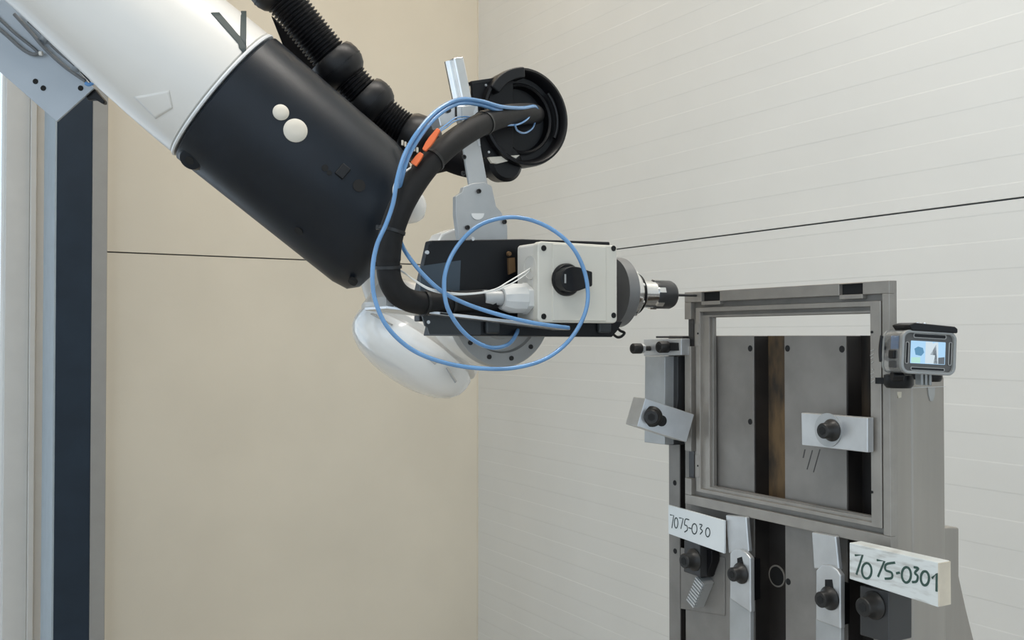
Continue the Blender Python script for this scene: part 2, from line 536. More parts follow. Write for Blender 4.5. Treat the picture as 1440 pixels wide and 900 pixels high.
casing = [o for o in rob.children if o.name.startswith('forearm_casing')][0]
arm_patch((lerp2((188, 136), (219, 167), 8), lerp2((238, 127), (243, 152), 8)), 0, 0.0003, 'cover_patch', 'robot_white', casing)
# lettering: the foot of a black printed letter, two strokes meeting in a point
arm_patch((lerp2((296, 18), (335, 62), 6) + [(336, 68), (345, 78.5)], lerp2((308, 18), (337.5, 52), 6) + [(345.8, 66), (346.2, 79)]), 0, 0.0006, 'printed_letter', 'ink', casing, thick=0.0004)
arm_patch((lerp2((338.5, 16), (337.5, 52), 5) + [(345.8, 66)], lerp2((346, 16), (346, 52), 5) + [(346.2, 67)]), 0, 0.0006, 'printed_letter', 'ink', casing, thick=0.0004)

# elbow, lower link and base beyond the picture's edge carry the arm
UPK = V((0.15, 0.05, 0))
MB().lathe(ELB - EY * 0.17, EY, [(0, 0.10), (0.01, 0.13), (0.33, 0.13), (0.34, 0.10)], 48).build('elbow_joint', 'robot_white', rob)
SH = V((ELB.x - 0.28, ELB.y + 0.03, 0.62))
m = MB()
d = (ELB - SH)
uu = EY.cross(d).normalized()
for w0, w1, y0 in ((0.13, 0.10, -0.06),):
    m.prism([SH - uu * w0, SH + uu * w0, ELB + uu * w1, ELB - uu * w1], EY * 0.14)
m.build('lower_link', 'robot_white', rob, bevel=0.03, seg=4)
MB().lathe(SH - EY * 0.14, EY, [(0, 0.13), (0.02, 0.16), (0.38, 0.16), (0.40, 0.13)], 48).build('shoulder_joint', 'robot_white', rob)
MB().lathe((SH.x, SH.y, 0.0), EZ, [(0, 0.30), (0.05, 0.30), (0.06, 0.22), (0.40, 0.22), (0.55, 0.17)], 48).build('base', 'yellowrobot', rob)

# bracket plate under the casing with its cables
PD = 1.33
bp = MB()
outl = [(132.5, 123.5), (79.5, 171), (-120, -4), (-60, -80)]
bp.prism([at(x, y, D=PD) for x, y in outl], FW * 0.004)
br = bp.build('cable_bracket', 'plate_blue', rob, bevel=0.0008, seg=1)
for (x, y), t_ in (((60, 62), -0.24), ((105, 100), -0.17)):
    MB().tube([at(x, y, D=PD + 0.007), R0 + AX * t_ + FW * 0.03], 0.006, 12).build('bracket_stay', 'plate_blue', br)
for x, y in ((50, 114.5), (61, 124), (113.5, 124)):
    p = at(x, y, D=PD)
    MB().lathe(p + FW * 0.0005, -FW, [(0, 0.0036), (0.0012, 0.0036), (0.0012, 0.0022)], 18).build('bolt_hole', 'hole', br)
MB().tube(spline([at(x, y, D=PD - 0.006) for x, y in ((-40, 10), (5, 46), (30, 68), (45, 76), (56, 75))]), 0.0024, 10).build('cable', 'greywire', br)
MB().tube(spline([at(x, y, D=PD - 0.003) for x, y in ((-8, 20), (20, 46), (45, 66), (54, 74))]), 0.002, 10).build('cable', 'greywire', br)
MB().lathe(at(55.5, 75, D=PD - 0.006), RT, [(0, 0.003), (0.004, 0.003)], 12).build('cable_end', 'wire', br)
MB().tube(spline([at(x, y, D=PD - 0.008) for x, y in ((20, 20), (44, 46), (62, 67), (90, 93), (120, 114))]), 0.0024, 10).build('cable', 'greywire', br)
MB().tube(spline([at(x, y, D=PD - 0.005) for x, y in ((40, 30), (58, 46), (75, 66), (95, 83), (112, 97))]), 0.0022, 10).build('cable', 'greywire', br)
MB().prism([at(x, y, D=PD - 0.012) for x, y in ((114, 96), (131, 110), (128, 115), (117, 106))], FW * 0.008).build('clip', 'black', br, bevel=0.001)
MB().tube(spline([at(x, y, D=PD - 0.014) for x, y in ((120, 117), (126, 119), (134, 114))]), 0.0024, 8).build('blue_tie', 'blueclip', br)
MB().tube([at(x, y, D=PD - 0.017) for x, y in ((128, 114.5), (133, 110.5))], 0.0024, 8).build('white_tie', 'wire', br)
MB().prism([at(x, y, D=PD + 0.006) for x, y in ((120, 133), (133, 124), (139, 132), (147, 141), (147, 145.5), (143, 145.5), (134, 140), (122, 140))], FW * 0.010).build('hook', 'black', br, bevel=0.0015)

# wrist: neck, drum with glossy dome, flange drum facing the work
DC = at(592, 474, D=1.36)
dax = (RT * -0.50 + UP * -0.80 - FW * 0.30).normalized()
wr = MB()
wr.lathe(DC - dax * 0.07, dax, [(0.022, 0.062), (0.030, 0.082), (0.038, 0.089), (0.078, 0.091), (0.083, 0.085), (0.086, 0.085), (0.09, 0.085)], 64)
wb_ = wr.build('wrist_drum', 'robot_white', rob)
MB().lathe(DC + dax * 0.018, dax, [(0, 0.0900), (0.010, 0.0900), (0.020, 0.087), (0.030, 0.079), (0.038, 0.066), (0.044, 0.047), (0.047, 0.024), (0.048, 0.004)], 64).build('dome_cover', 'gloss_white', wb_)
MB().tube(spline([E0 - AX * 0.06 + FW * 0.05, at(528, 385, D=1.40), at(545, 425, D=1.41), at(590, 455, D=1.41)], 8), 0.024, 24).build('wrist_neck', 'robot_white', rob)
m = MB()
m.lathe(at(577, 289, D=1.34), (RT * 0.9 + UP * 0.1 - FW * 0.4), [(-0.04, 0.024), (0.004, 0.024), (0.012, 0.021), (0.018, 0.012), (0.019, 0.004)], 32)
m.build('wrist_cap', 'gloss_white', rob)
FC = at(707, 436, Y=1.0)
fl = MB().lathe(FC + EY * 0.11, -EY, [(0, 0.045), (0.04, 0.058), (0.075, 0.066), (0.10, 0.066)], 64).build('flange_housing', 'robot_white', rob)
MB().lathe(FC + EY * 0.012, -EY, [(0, 0.0665), (0.010, 0.0665), (0.012, 0.065), (0.012, 0.050), (0.008, 0.048), (0.008, 0.034), (0.020, 0.033)], 64).build('mounting_flange', 'flange', rob)
for k in range(12):
    an = 2 * math.pi * k / 12 + 0.2
    p = FC + EX * (0.057 * math.cos(an)) + EZ * (0.057 * math.sin(an))
    MB().lathe(p + EY * 0.001, -EY, [(0, 0.0028), (0.0025, 0.0028)], 10).build('bolt', 'boltblack', fl)
# small ribs and slots of the wrist casing
for (x, y, a, L) in ((536, 449, 28, 0.030), (607, 508, 40, 0.012), (634, 528, 58, 0.022)):
    p = at(x, y, D=1.262)
    dv = RT * math.cos(math.radians(a)) - UP * math.sin(math.radians(a))
    MB().obox(p + FW * 0.012, (dv, FW, dv.cross(FW)), (L / 2, 0.014, 0.0008)).build('casing_slot', 'midgrey', wb_)

# ------------------------------------------------------------------ dress pack hose along the arm
dp = thing('dress_pack_hose', at(600, 190, D=1.28), 'thick black corrugated hose with ball guards running along the arm', 'hose')
hp = spline([at(x, y, D=d_) for x, y, d_ in ((60, -330, 1.24), (210, -210, 1.26), (330, -85, 1.28), (400, 0, 1.30), (455, 68, 1.32), (500, 122, 1.335), (535, 158, 1.345), (562, 180, 1.35), (598, 200, 1.35))], 60)
acc = [0]
for i in range(1, len(hp)):
    acc.append(acc[-1] + (hp[i] - hp[i - 1]).length)
nn = int(acc[-1] / 0.0010)
res = []
j = 0
for i in range(nn):
    s_ = acc[-1] * i / (nn - 1)
    while j < len(acc) - 2 and acc[j + 1] < s_:
        j += 1
    res.append(hp[j].lerp(hp[j + 1], (s_ - acc[j]) / max(acc[j + 1] - acc[j], 1e-9)))
PITCH = [0.0218, 0.0246, 0.0258, 0.0246, 0.0218]
MB().tube(res, lambda i: PITCH[i % 5] * 1.0, 28).build('corrugated_hose', 'ballblack', dp, smooth=80)
for (x, y, d_, r, L) in ((388, -16, 1.30, 0.034, 0.038), (477, 95, 1.33, 0.035, 0.040), (522, 147, 1.34, 0.034, 0.038), (592, 193, 1.35, 0.032, 0.044)):
    p = at(x, y, D=d_)
    k = min(range(len(res)), key=lambda i: (res[i] - p).length)
    t = (res[min(k + 3, len(res) - 1)] - res[max(k - 3, 0)]).normalized()
    b_ = MB().lathe(res[k] - t * L / 2, t, [(0, r * 0.76), (0, r * 0.86), (L * 0.12, r * 0.95), (L * 0.35, r), (L * 0.62, r * 0.98), (L * 0.85, r * 0.86), (L * 0.95, r * 0.74), (L, r * 0.68)], 40).build('ball_guard', 'ballblack', dp)
    MB().lathe(res[k] - t * 0.0006, t, [(0, r * 1.0), (0, r * 1.012), (0.0012, r * 1.012), (0.0012, r * 1.0)], 40).build('seam', 'black', b_)
MB().prism([at(x, y, D=1.385) for x, y in ((380, 20), (455, 88), (600, 215), (640, 235), (600, 245), (560, 215), (400, 70))], FW * 0.02).build('hose_rail', 'matteblack', dp, bevel=0.003)
# lower guard and holder near the mast
MB().tube(spline([at(x, y, D=1.31) for x, y in ((605, 205), (630, 222), (660, 232), (690, 232))]), 0.017, 20).build('hose_end', 'matteblack', dp)
cm = MB()
for k in range(6):
    cm.obox(at(566 + 4.2 * k, 201 + 2.0 * k, D=1.245), (RT, UP, FW), (0.0011, 0.003, 0.003))
cm.build('lit_ribs', 'cap', dp)  # pale pieces painted in for the light caught on the hose ribs

# ------------------------------------------------------------------ tool head held by the robot
SY = 0.925
sp = at(931, 414.3, Y=SY)
SZ = sp.z
tool = thing('milling_tool_head', at(707, 475, Y=0.93), 'black milling spindle unit carrying a grey switch box and chuck', 'spindle')


def ty(px, py, y):
    return at(px, py, Y=y)


# black sheet housing with a folded left flank
yF = 0.915
h = [(597, 345), (606, 338), (735, 335), (870, 341), (870, 452), (597, 452), (590, 408)]
front = []
hx = lambda px: ty(px, 400, yF).x
zt, zb_ = ty(640, 337, yF).z, ty(640, 452, yF).z
m = MB()
x0, x1, x2 = hx(592), hx(649), hx(860)
m.prism([ty(px, py, yF) for px, py in ((606, 338), (735, 336), (858, 340), (858, 452), (590, 452), (590, 408))], (0, 0.014, 0))
m.box((hx(655), yF + 0.013, zb_), (x2, yF + 0.075, zt - 0.001))
hs = m.build('motor_housing', 'blackmetal', tool, bevel=0.0015)
# slanted flank plate
m = MB()
fp = [(603, 344), (649, 337), (646, 385), (645, 441), (590, 441), (591, 395)]
m.prism([ty(px, py, yF - 0.0016) for px, py in fp], (0, 0.002, 0))
m.build('flank_plate', 'blackmetal', hs, smooth=0)
MB().prism([ty(px, py, yF - 0.0035) for px, py in ((592, 374), (648, 366), (645, 440), (590, 440))], (0, 0.002, 0)).build('blue_lit_flank', 'bluelit', hs, smooth=0)  # bluish light on the black flank, laid on as a coloured sheet
for px, py in ((600, 355), (664, 336)):
    MB().lathe(ty(px, py, yF - 0.002), -EY, [(0, 0.0022), (0.002, 0.002)], 12).build('screw', 'alu', hs)
MB().prism([ty(px, py, yF - 0.003) for px, py in ((715, 363), (724, 362), (725, 382), (716, 386))], (0, 0.003, 0)).build('terminal', 'brass', hs)
MB().lathe(ty(715, 357, yF - 0.002), -EY, [(0, 0.0028), (0.003, 0.0022)], 12).build('terminal_screw', 'brass', hs)
# mounting plate under the housing and dark wing
m = MB()
yR = 0.885
pl = [(660, 449), (876, 452), (868, 466), (861, 474), (655, 472)]
m.prism([ty(px, py, yR) for px, py in pl], (0, 0.10, 0))
m.build('mounting_plate', 'blackmetal', tool, bevel=0.001)
m = MB()
pl = [(594, 443), (676, 446), (676, 471), (604, 470), (601, 460), (598, 458)]
m.prism([ty(px, py, yR - 0.003) for px, py in pl], (0, 0.003, 0))
m.build('side_wing', 'darkplate', tool, smooth=0)
MB().lathe(ty(602, 453, yR - 0.003), -EY, [(0, 0.0018), (0.001, 0.0018)], 10).build('wing_screw', 'alu', tool)
for px in (691, 848):
    m = MB()
    a_ = ty(px, 460, yR)
    m.obox(a_ - EY * 0.002, (EX, EY, EZ), (0.0085, 0.003, 0.0065))
    m.build('pad', 'darkplate', tool, bevel=0.0025)
# little black hook at the right end
MB().tube(spline([ty(x, y, yR + 0.01) for x, y in ((862, 470), (868, 474), (874, 473), (878, 468), (872, 465), (866, 459))], 6), 0.0016, 8).build('hook', 'black', tool)
# tray strip
m = MB()
ta, tb = ty(544, 432, 0.872), ty(802, 462, 0.852)
dv = (tb - ta).normalized()
side = EY
nv = dv.cross(side).normalized()
m.obox((ta + tb) / 2 + side * 0.028, (dv, side, nv), ((tb - ta).length / 2, 0.028, 0.0016))
tr = m.build('tray', 'alu', tool, bevel=0.0006, seg=1)
for px in (585, 620):
    p = ta.lerp(tb, (px - 544) / 258)
    MB().obox(p - nv * 0.0 - EY * 0.0006, (dv, EY, nv), (0.004, 0.001, 0.0009)).build('tray_slot', 'hole', tr)
m = MB()
m.prism([ty(x, y, 0.874) for x, y in ((543, 417), (556, 424), (553, 434), (543, 433))], (0, 0.03, 0))
m.build('tray_end', 'midgrey', tr)

# switch box
bl, brp = ty(757, 400, 0.855), ty(868.5, 400, 0.855)
bz0, bz1 = ty(812, 454, 0.855).z, ty(812, 342, 0.855).z
bx = MB()
bd = at(728.5, 400, X=bl.x + 0.002).y
bw, bh = brp.x - bl.x, bz1 - bz0
bc = V(((bl.x + brp.x) / 2, 0, (bz0 + bz1) / 2))
ol = rrect(bw - 0.002, bh - 0.002, 0.004)
bx.prism([bc + EX * a_ + EZ * b_ + EY * 0.866 for a_, b_ in ol], (0, bd - 0.866, 0))
box = thing('switch_box', (bc.x, (0.855 + bd) / 2, bz0), 'pale grey switch box with a black rotary knob on its lid', 'box')
box_body = bx.build('box_body', 'boxside', box, bevel=0.001)
ol = rrect(bw, bh, 0.005)
lid = MB().prism([bc + EX * a_ + EZ * b_ + EY * 0.8555 for a_, b_ in ol], (0, 0.0105, 0)).build('lid', 'boxpl', box, bevel=0.0016, seg=3)
# raised centre panel between the two screw strips
cw0, cw1 = ty(777, 400, 0.855).x, ty(852, 400, 0.855).x
MB().box((cw0, 0.8542, bz0 + 0.002), (cw1, 0.858, bz1 - 0.002)).build('lid_panel', 'boxpl', lid, bevel=0.0006, seg=1)
for px, py in ((764.5, 349), (865, 349.5), (764.5, 445), (865, 443.5)):
    p = ty(px, py, 0.8555)
    p.x = min(max(p.x, bl.x + 0.006), brp.x - 0.005)
    MB().lathe(p + EY * 0.001, -EY, [(0, 0.003), (0.0016, 0.003), (0.0016, 0.0019), (0.0012, 0.0018)], 16).build('screw', 'hole', lid)
# rotary knob: round collar with a flat grip
kc = ty(795, 393.5, 0.8545)
kn = MB().lathe(kc, -EY, [(0, 0.0168), (0.004, 0.0168), (0.006, 0.0155), (0.006, 0.0)], 40).build('rotary_knob', 'black', box)
MB().prism([ty(x, y, 0.8535) for x, y in ((777, 393), (778.5, 384), (784, 378), (793, 375.5), (803, 377), (815, 381.5), (820, 383), (821, 384), (821, 402), (820, 403.5), (815, 405), (803, 409.5), (793, 411.5), (784, 409), (778.5, 402))], (0, -0.016, 0)).build('grip', 'black', kn, bevel=0.002)
MB().obox(kc - EX * 0.0115 - EY * 0.0172, (EX, EY, EZ), (0.0009, 0.0004, 0.0045)).build('grip_mark', 'midgrey', kn)
# knock-out ring and cable gland on the left flank
gp = at(746, 376, X=bl.x + 0.001)
m = MB()
m.lathe(gp, -EX, [(-0.001, 0.0125), (0.0012, 0.0125), (0.0012, 0.0112), (0.0007, 0.0112)], 32)
m.build('knockout_ring', 'boxside', box)
gc = at(741, 420, X=bl.x)
gl = MB().lathe(gc, -EX, [(-0.001, 0.0165), (0.006, 0.0165)], 6).build('gland_flange', 'gland', box, bevel=0.001)
MB().lathe(gc - EX * 0.006, -EX, [(0, 0.0155), (0.013, 0.0155), (0.020, 0.0135), (0.025, 0.0115), (0.025, 0.0085), (0.018, 0.0085)], 12).build('gland_nut', 'gland', gl, smooth=25)
GE = gc - EX * 0.031
MB().cyl(gc - EX * 0.018, gc - EX * 0.052, 0.0078, 20).build('cable_core', 'alu_matte', gl)

# spindle nose, in line with the cutter
tl = lambda px: ty(px, 414, SY).x
m = MB()
fx = tl(872)
m.lathe((fx - 0.006, SY, SZ + 0.001), EX, [(-0.01, 0.040), (0.004, 0.040), (0.006, 0.038), (0.008, 0.031)], 64)
m.build('spindle_flange', 'flange_dark', tool)
sx0 = tl(884)
MB().lathe((sx0, SY, SZ), EX, [(-0.012, 0.028), (0, 0.028), (0.004, 0.026), (0.006, 0.0225)], 48).build('spindle_collar', 'chrome', tool)
MB().lathe((tl(893), SY, SZ), EX, [(-0.002, 0.0205), (0, 0.021), (0.003, 0.021), (0.003, 0.0162), (tl(921) - tl(893), 0.0160)], 48).build('spindle_nose', 'chrome', tool)
MB().lathe((tl(890), SY, SZ), EX, [(0, 0.0225), (0.0, 0.0242), (0.0025, 0.0242), (0.0025, 0.02)], 48).build('black_ring', 'black', tool)
for an in (20, 65, 110, 155, 200, 245, 290, 335):
    cy, cz = -math.cos(math.radians(an)) * 0.0245, math.sin(math.radians(an)) * 0.0245
    MB().lathe((sx0 - 0.006, SY + cy, SZ + cz), EX, [(0, 0.0030), (0.010, 0.0030), (0.011, 0.002)], 12).build('collar_bolt', 'chrome', tool)
cx0, cx1 = tl(915.5), tl(944)
CL = cx1 - cx0
ch = MB().lathe((cx0, SY, SZ), EX, [(0, 0.0140), (0, 0.0160), (0.002, 0.0168), (CL * 0.33, 0.0168), (CL * 0.40, 0.0168), (CL * 0.85, 0.0168), (CL * 0.95, 0.0155), (CL, 0.013), (CL, 0.0)], 48, capb=False).build('collet_nut', 'nut', tool)
for k in range(6):
    an = math.radians(60 * k + 15)
    MB().obox((cx0 + CL * 0.15, SY - math.cos(an) * 0.0165, SZ + math.sin(an) * 0.0165), (EX, V((0, -math.cos(an), math.sin(an))), V((0, math.sin(an), math.cos(an)))), (CL * 0.15, 0.0009, 0.0030)).build('nut_notch', 'chrome', ch)
TIPX = 0.800
MB().lathe((cx1 - 0.002, SY, SZ), EX, [(0, 0.0020), (0.010, 0.0020), (0.012, 0.0017), (TIPX - cx1 + 0.001, 0.0015), (TIPX - cx1 + 0.004, 0.0006)], 16).build('cutter', 'nut', tool)

# ------------------------------------------------------------------ aluminium mast with cable guide
mY = 0.985
mast = thing('aluminium_mast', ty(683, 333, mY), 'slim leaning aluminium mast bolted on top of the black housing', 'mast')
mt, mb_ = ty(637, 83, mY), ty(662, 205, mY)
dv = (mt - mb_).normalized()
sd = dv.cross(EY).normalized()
m = MB()
m.obox((mt + mb_) / 2 - sd * 0.002, (sd, EY, dv), (0.0066, 0.010, (mt - mb_).length / 2))
m.build('profile', 'chrome', mast, bevel=0.002)
m = MB()
pts = [(sd * -0.0115), ]
m.cyl(mb_ - sd * 0.0085, mt - sd * 0.0085, 0.0042, 16)
m.cyl(mb_ + sd * 0.0065, mt + sd * 0.0065 - dv * 0.002, 0.0046, 16)
m.build('profile_rails', 'chrome', mast)
m = MB()
m.obox(mt - dv * 0.014 - sd * 0.0085 - EY * 0.004, (sd, EY, dv), (0.0015, 0.002, 0.003))
m.build('end_screw', 'boltblack', mast)
m = MB()
m.prism([ty(x, y, mY - 0.014) for x, y in ((650, 150), (672, 146), (676, 205), (688, 270), (662, 272), (655, 230), (651, 200))], (0, 0.004, 0))
m.build('strap_plate', 'alu_matte', mast, bevel=0.0006, seg=1)
m = MB()
m.prism([ty(x, y, mY - 0.0145) for x, y in ((666, 158), (672, 142), (671, 180), (676, 205), (673, 205), (667, 180))], (0, 0.02, 0))
m.build('side_angle', 'alu', mast)
m = MB()
m.prism([ty(x, y, mY - 0.012) for x, y in ((616, 162), (626, 150), (652, 148), (655, 166), (640, 172), (620, 178))], (0, 0.022, 0))
m.build('clamp_block', 'alu', mast, bevel=0.0012)
MB().lathe(ty(630, 155, mY - 0.013), -EY, [(0, 0.003), (0.002, 0.003), (0.002, 0.0016), (0.001, 0.0015)], 14).build('screw', 'boltblack', mast)
MB().prism([ty(x, y, mY - 0.0135) for x, y in ((641, 148), (642.5, 148), (643, 168), (641, 168))], (0, 0.002, 0)).build('clamp_split', 'hole', mast)
m = MB()
m.prism([ty(x, y, mY - 0.020) for x, y in ((664, 258), (682, 256), (692, 262), (698, 290), (706, 299), (714, 318), (714, 341), (646, 341), (641, 303), (641, 276), (650, 270), (652, 263))], (0, 0.008, 0))
ft = m.build('foot_plate', 'alu_matte', mast, bevel=0.0008, seg=1)
MB().prism([ty(x, y, mY - 0.0212) for x, y in [(672 + 9 * math.cos(math.radians(a_)), 300 + 9 * math.sin(math.radians(a_))) for a_ in range(0, 181, 20)]], (0, 0.002, 0)).build('half_round_opening', 'gloss_white', ft, smooth=0)
for px, py in ((673, 269), (709, 312), (657, 320), (652, 221), (651, 244)):
    yy = mY - 0.021 if py > 255 else mY - 0.0145
    MB().lathe(ty(px, py, yy), -EY, [(0, 0.0026), (0.0018, 0.0026), (0.0018, 0.0014), (0.0006, 0.0012)], 14).build('screw', 'boltblack', ft)
MB().prism([ty(x, y, mY + 0.03) for x, y in ((614, 341), (622, 328), (645, 319), (646, 340))], (0, 0.03, 0)).build('white_cover', 'gloss_white', mast, bevel=0.003)

# cable guide: square plate and an open round cup
gY = 0.985
cg = thing('cable_guide', ty(705, 225, gY), 'black square plate with a round open cup at the mast top', 'cable guide')
m = MB()
m.prism([ty(x, y, gY) for x, y in ((664, 117), (700, 111), (712, 103), (722, 112), (722, 222), (682, 222), (676, 205), (668, 170))], (0, 0.006, 0))
gpl = m.build('guide_plate', 'black', cg, bevel=0.001)
MB().prism([ty(x, y, gY - 0.0005) for x, y in ((663, 114), (705, 108), (706, 112), (664, 118))], (0, 0.014, 0)).build('plate_lip', 'ballblack', gpl)
rc = ty(736, 166, gY)
RR = 0.0535
cup = MB()
cup.lathe(rc + EY * 0.022, -EY, [(0, RR * 0.55), (0.0, RR * 0.97), (0.004, RR * 1.05), (0.024, RR * 1.07), (0.030, RR * 1.05), (0.031, RR * 1.0), (0.028, RR * 0.95), (0.016, RR * 0.90), (0.015, RR * 0.72), (0.008, RR * 0.68), (0.006, RR * 0.30)], 72)
cup.build('round_cup', 'black', cg)
MB().lathe(rc + EY * 0.006, -EY, [(0, RR * 0.76), (0.003, RR * 0.77), (0.004, RR * 0.74), (0.002, RR * 0.70)], 64, capa=False, capb=False).build('inner_ring', 'ballblack', cg)
# raised lip segment on the upper left of the cup, and a moulded slot on the right
seg_ = MB()
for a0, a1, r0, r1, y0 in ((95, 150, 0.82, 1.06, -0.012),):
    o_ = [rc + EX * (RR * r1 * math.cos(math.radians(a_))) + EZ * (RR * r1 * math.sin(math.radians(a_))) + EY * y0 for a_ in range(a0, a1 + 1, 5)]
    i_ = [rc + EX * (RR * r0 * math.cos(math.radians(a_))) + EZ * (RR * r0 * math.sin(math.radians(a_))) + EY * y0 for a_ in range(a1, a0 - 1, -5)]
    seg_.prism(o_ + i_, EY * 0.03)
seg_.build('lip_block', 'ballblack', cg, bevel=0.002)
o_ = [rc + EX * (RR * 0.86 * math.cos(math.radians(a_))) + EZ * (RR * 0.86 * math.sin(math.radians(a_))) - EY * 0.001 for a_ in range(-25, 46, 5)]
MB().tube(o_, 0.0022, 8).build('cup_ridge', 'ballblack', cg)
MB().lathe(ty(714, 228, gY) + EY * 0.025, -EY, [(0, 0.020), (0.02, 0.022), (0.024, 0.018)], 40).build('lower_roller', 'black', cg)
MB().prism([ty(x, y, gY - 0.003) for x, y in ((687, 221), (731, 218), (724, 224), (700, 230), (692, 229))], (0, 0.004, 0)).build('worn_label', 'cap', cg)
MB().lathe(ty(722, 223.5, gY - 0.004), -EY, [(0, 0.0022), (0.002, 0.0016)], 10).build('screw', 'alu', cg)
for px, py in ((683, 120), (687, 214)):
    MB().lathe(ty(px, py, gY), -EY, [(0, 0.0016), (0.0012, 0.0014)], 10).build('screw', 'alu', gpl)

# ------------------------------------------------------------------ thick black cable from the guide to the switch box
kp = [(752, 161, 0.996), (742, 160, 0.958), (715, 162, 0.93), (690, 169, 0.905), (660, 184, 0.885), (630, 205, 0.87), (602, 232, 0.862), (580, 262, 0.86), (562, 295, 0.86), (550, 330, 0.862), (546, 365, 0.866), (549, 395, 0.868), (562, 415, 0.87), (585, 425, 0.872), (620, 426, 0.876), (655, 424, 0.88), (697, 421.5, 0.885)]
path = spline([ty(*p) for p in kp], 12)
path = path[:-1] + [path[-1].lerp(gc - EX * 0.046, 0.6), gc - EX * 0.044]
pc = thing('power_cable', path[-1], 'thick black sleeved cable curving from the round guide to the switch box', 'cable')
NP = len(path)
MB().tube(path[:-2], lambda i: 0.0118 if i < NP * 0.62 else 0.0112, 24).build('cable_sleeve', 'cablesleeve', pc)
m = MB()
e0 = path[-10]
MB().tube([path[i] for i in range(NP - 16, NP)], lambda i: 0.0098 - 0.0002 * (i % 2) * 3, 20).build('tape_wrap', 'black', pc)
for px, py in ((714, 162), (600, 222), (549, 325), (546, 375), (598, 426), (636, 425)):
    k = min(range(NP - 3), key=lambda i: (V(path[i]) - ty(px, py, 0.87)).length if True else 0)
    t = (path[min(k + 1, NP - 1)] - path[max(k - 1, 0)]).normalized()
    b_ = MB().lathe(path[k] - t * 0.0015, t, [(0, 0.0118), (0, 0.0128), (0.003, 0.0128), (0.003, 0.0118)], 24)
    b_.obox(path[k] - RT * 0.012 + UP * 0.003, (RT, UP, FW), (0.003, 0.002, 0.002))
    b_.build('cable_tie', 'tie', pc)


# ------------------------------------------------------------------ blue air hoses, in twin runs
def hose(pts, r, label):
    o = MB().tube(spline([ty(*p) for p in pts], 12), r, 12).build('air_hose', 'blue')
    return tag(o, label, 'hose', 'blue air hoses on the tool head')


bigloop = [(757, 160, 0.965), (752, 150, 0.95), (735, 152, 0.93), (705, 150, 0.90), (675, 142, 0.885), (645, 140, 0.875), (615, 155, 0.862), (590, 182, 0.85), (570, 215, 0.845), (559, 250, 0.843), (553, 285, 0.842), (543, 315, 0.842), (530, 345, 0.842), (524, 380, 0.842), (527, 420, 0.84), (545, 460, 0.838), (580, 492, 0.836), (625, 510, 0.834), (675, 518, 0.832), (725, 517, 0.83), (770, 503, 0.828), (805, 473, 0.826), (825, 432, 0.824), (824, 390, 0.824), (808, 352, 0.826), (780, 325, 0.832), (745, 309, 0.84), (710, 306, 0.845), (672, 318, 0.848), (642, 348, 0.848), (626, 385, 0.846), (627, 425, 0.842), (642, 455, 0.842), (665, 478, 0.845), (692, 489, 0.852), (715, 484, 0.865), (727, 468, 0.88), (728, 458, 0.90)]
hose(bigloop, 0.0021, 'long blue air hose making wide loops around the switch box')
short = [(745, 158, 0.972), (735, 157, 0.94), (705, 156, 0.905), (676, 147.5, 0.889), (647, 145.5, 0.877), (619, 159.5, 0.864), (595, 186, 0.852), (575.5, 218, 0.848), (565, 251, 0.85), (559.5, 280, 0.87), (558, 308, 0.884), (562, 335, 0.878), (572, 357, 0.866), (595, 386, 0.858), (622, 410, 0.852), (655, 427, 0.850), (700, 442, 0.846), (750, 454, 0.842), (800, 461, 0.840)]
hose(short, 0.0021, 'short blue air hose slanting from behind the black cable to the tray')
for k in (0, 1):
    o = MB().tube(spline([ty(*p) for p in ((672, 166, 0.905), (655, 164 + 3 * k, 0.885), (640, 166 + 4 * k, 0.872), (628, 175 + 4 * k, 0.860), (617 + k, 183 + 2 * k, 0.851))], 8), 0.0008, 8).build('blue_wire', 'blue')
    tag(o, 'thin blue wire running along the cable into the orange connector', 'wire', 'blue wires into the orange connector')
# blue wire winding round the cable mouth
o = MB().tube(spline([ty(*p) for p in ((709, 176, 0.915), (728, 175, 0.925), (742, 167, 0.935), (747, 155, 0.945), (742, 149, 0.95), (732, 150, 0.955))], 8), 0.0011, 8).build('blue_wire', 'blue')
tag(o, 'thin blue wire wound round the cable where it enters the guide', 'wire')
o = MB().tube(spline([ty(*p) for p in ((724, 176, 0.92), (728, 184, 0.93), (738, 187, 0.94), (749, 180, 0.955), (754, 166, 0.972))], 8), 0.0011, 8).build('blue_wire', 'blue')
tag(o, 'small hanging loop of blue wire inside the round cable guide', 'wire')

# white signal wires
for k, dz in enumerate((0.0, 0.0034)):
    pts = [(746, 377, 0.862), (735, 384 + k * 5, 0.860), (715, 396 + k * 5, 0.858), (695, 407 + k * 2, 0.857), (665, 412.5 + k, 0.856), (635, 412 + 2 * k, 0.856), (605, 406 + k * 2, 0.858), (582, 393 + k, 0.864), (567, 383 - k, 0.874), (553, 376, 0.885)]
    P = [at(pts[0][0], pts[0][1] + 2 * k, X=bl.x + 0.001)] + [ty(*p) for p in pts[1:]]
    o = MB().tube(spline(P, 8), 0.0007, 8).build('signal_wire', 'wire')
    tag(o, 'thin white signal wire sagging from the switch box side', 'wire', 'white wires from the switch box')
o = MB().tube(spline([ty(*p) for p in ((590, 232, 0.865), (578, 236, 0.86), (562, 248, 0.852), (554, 263, 0.85), (554, 278, 0.852))], 8), 0.0010, 8).build('signal_wire', 'wire')
tag(o, 'single white wire hanging below the orange connectors', 'wire')

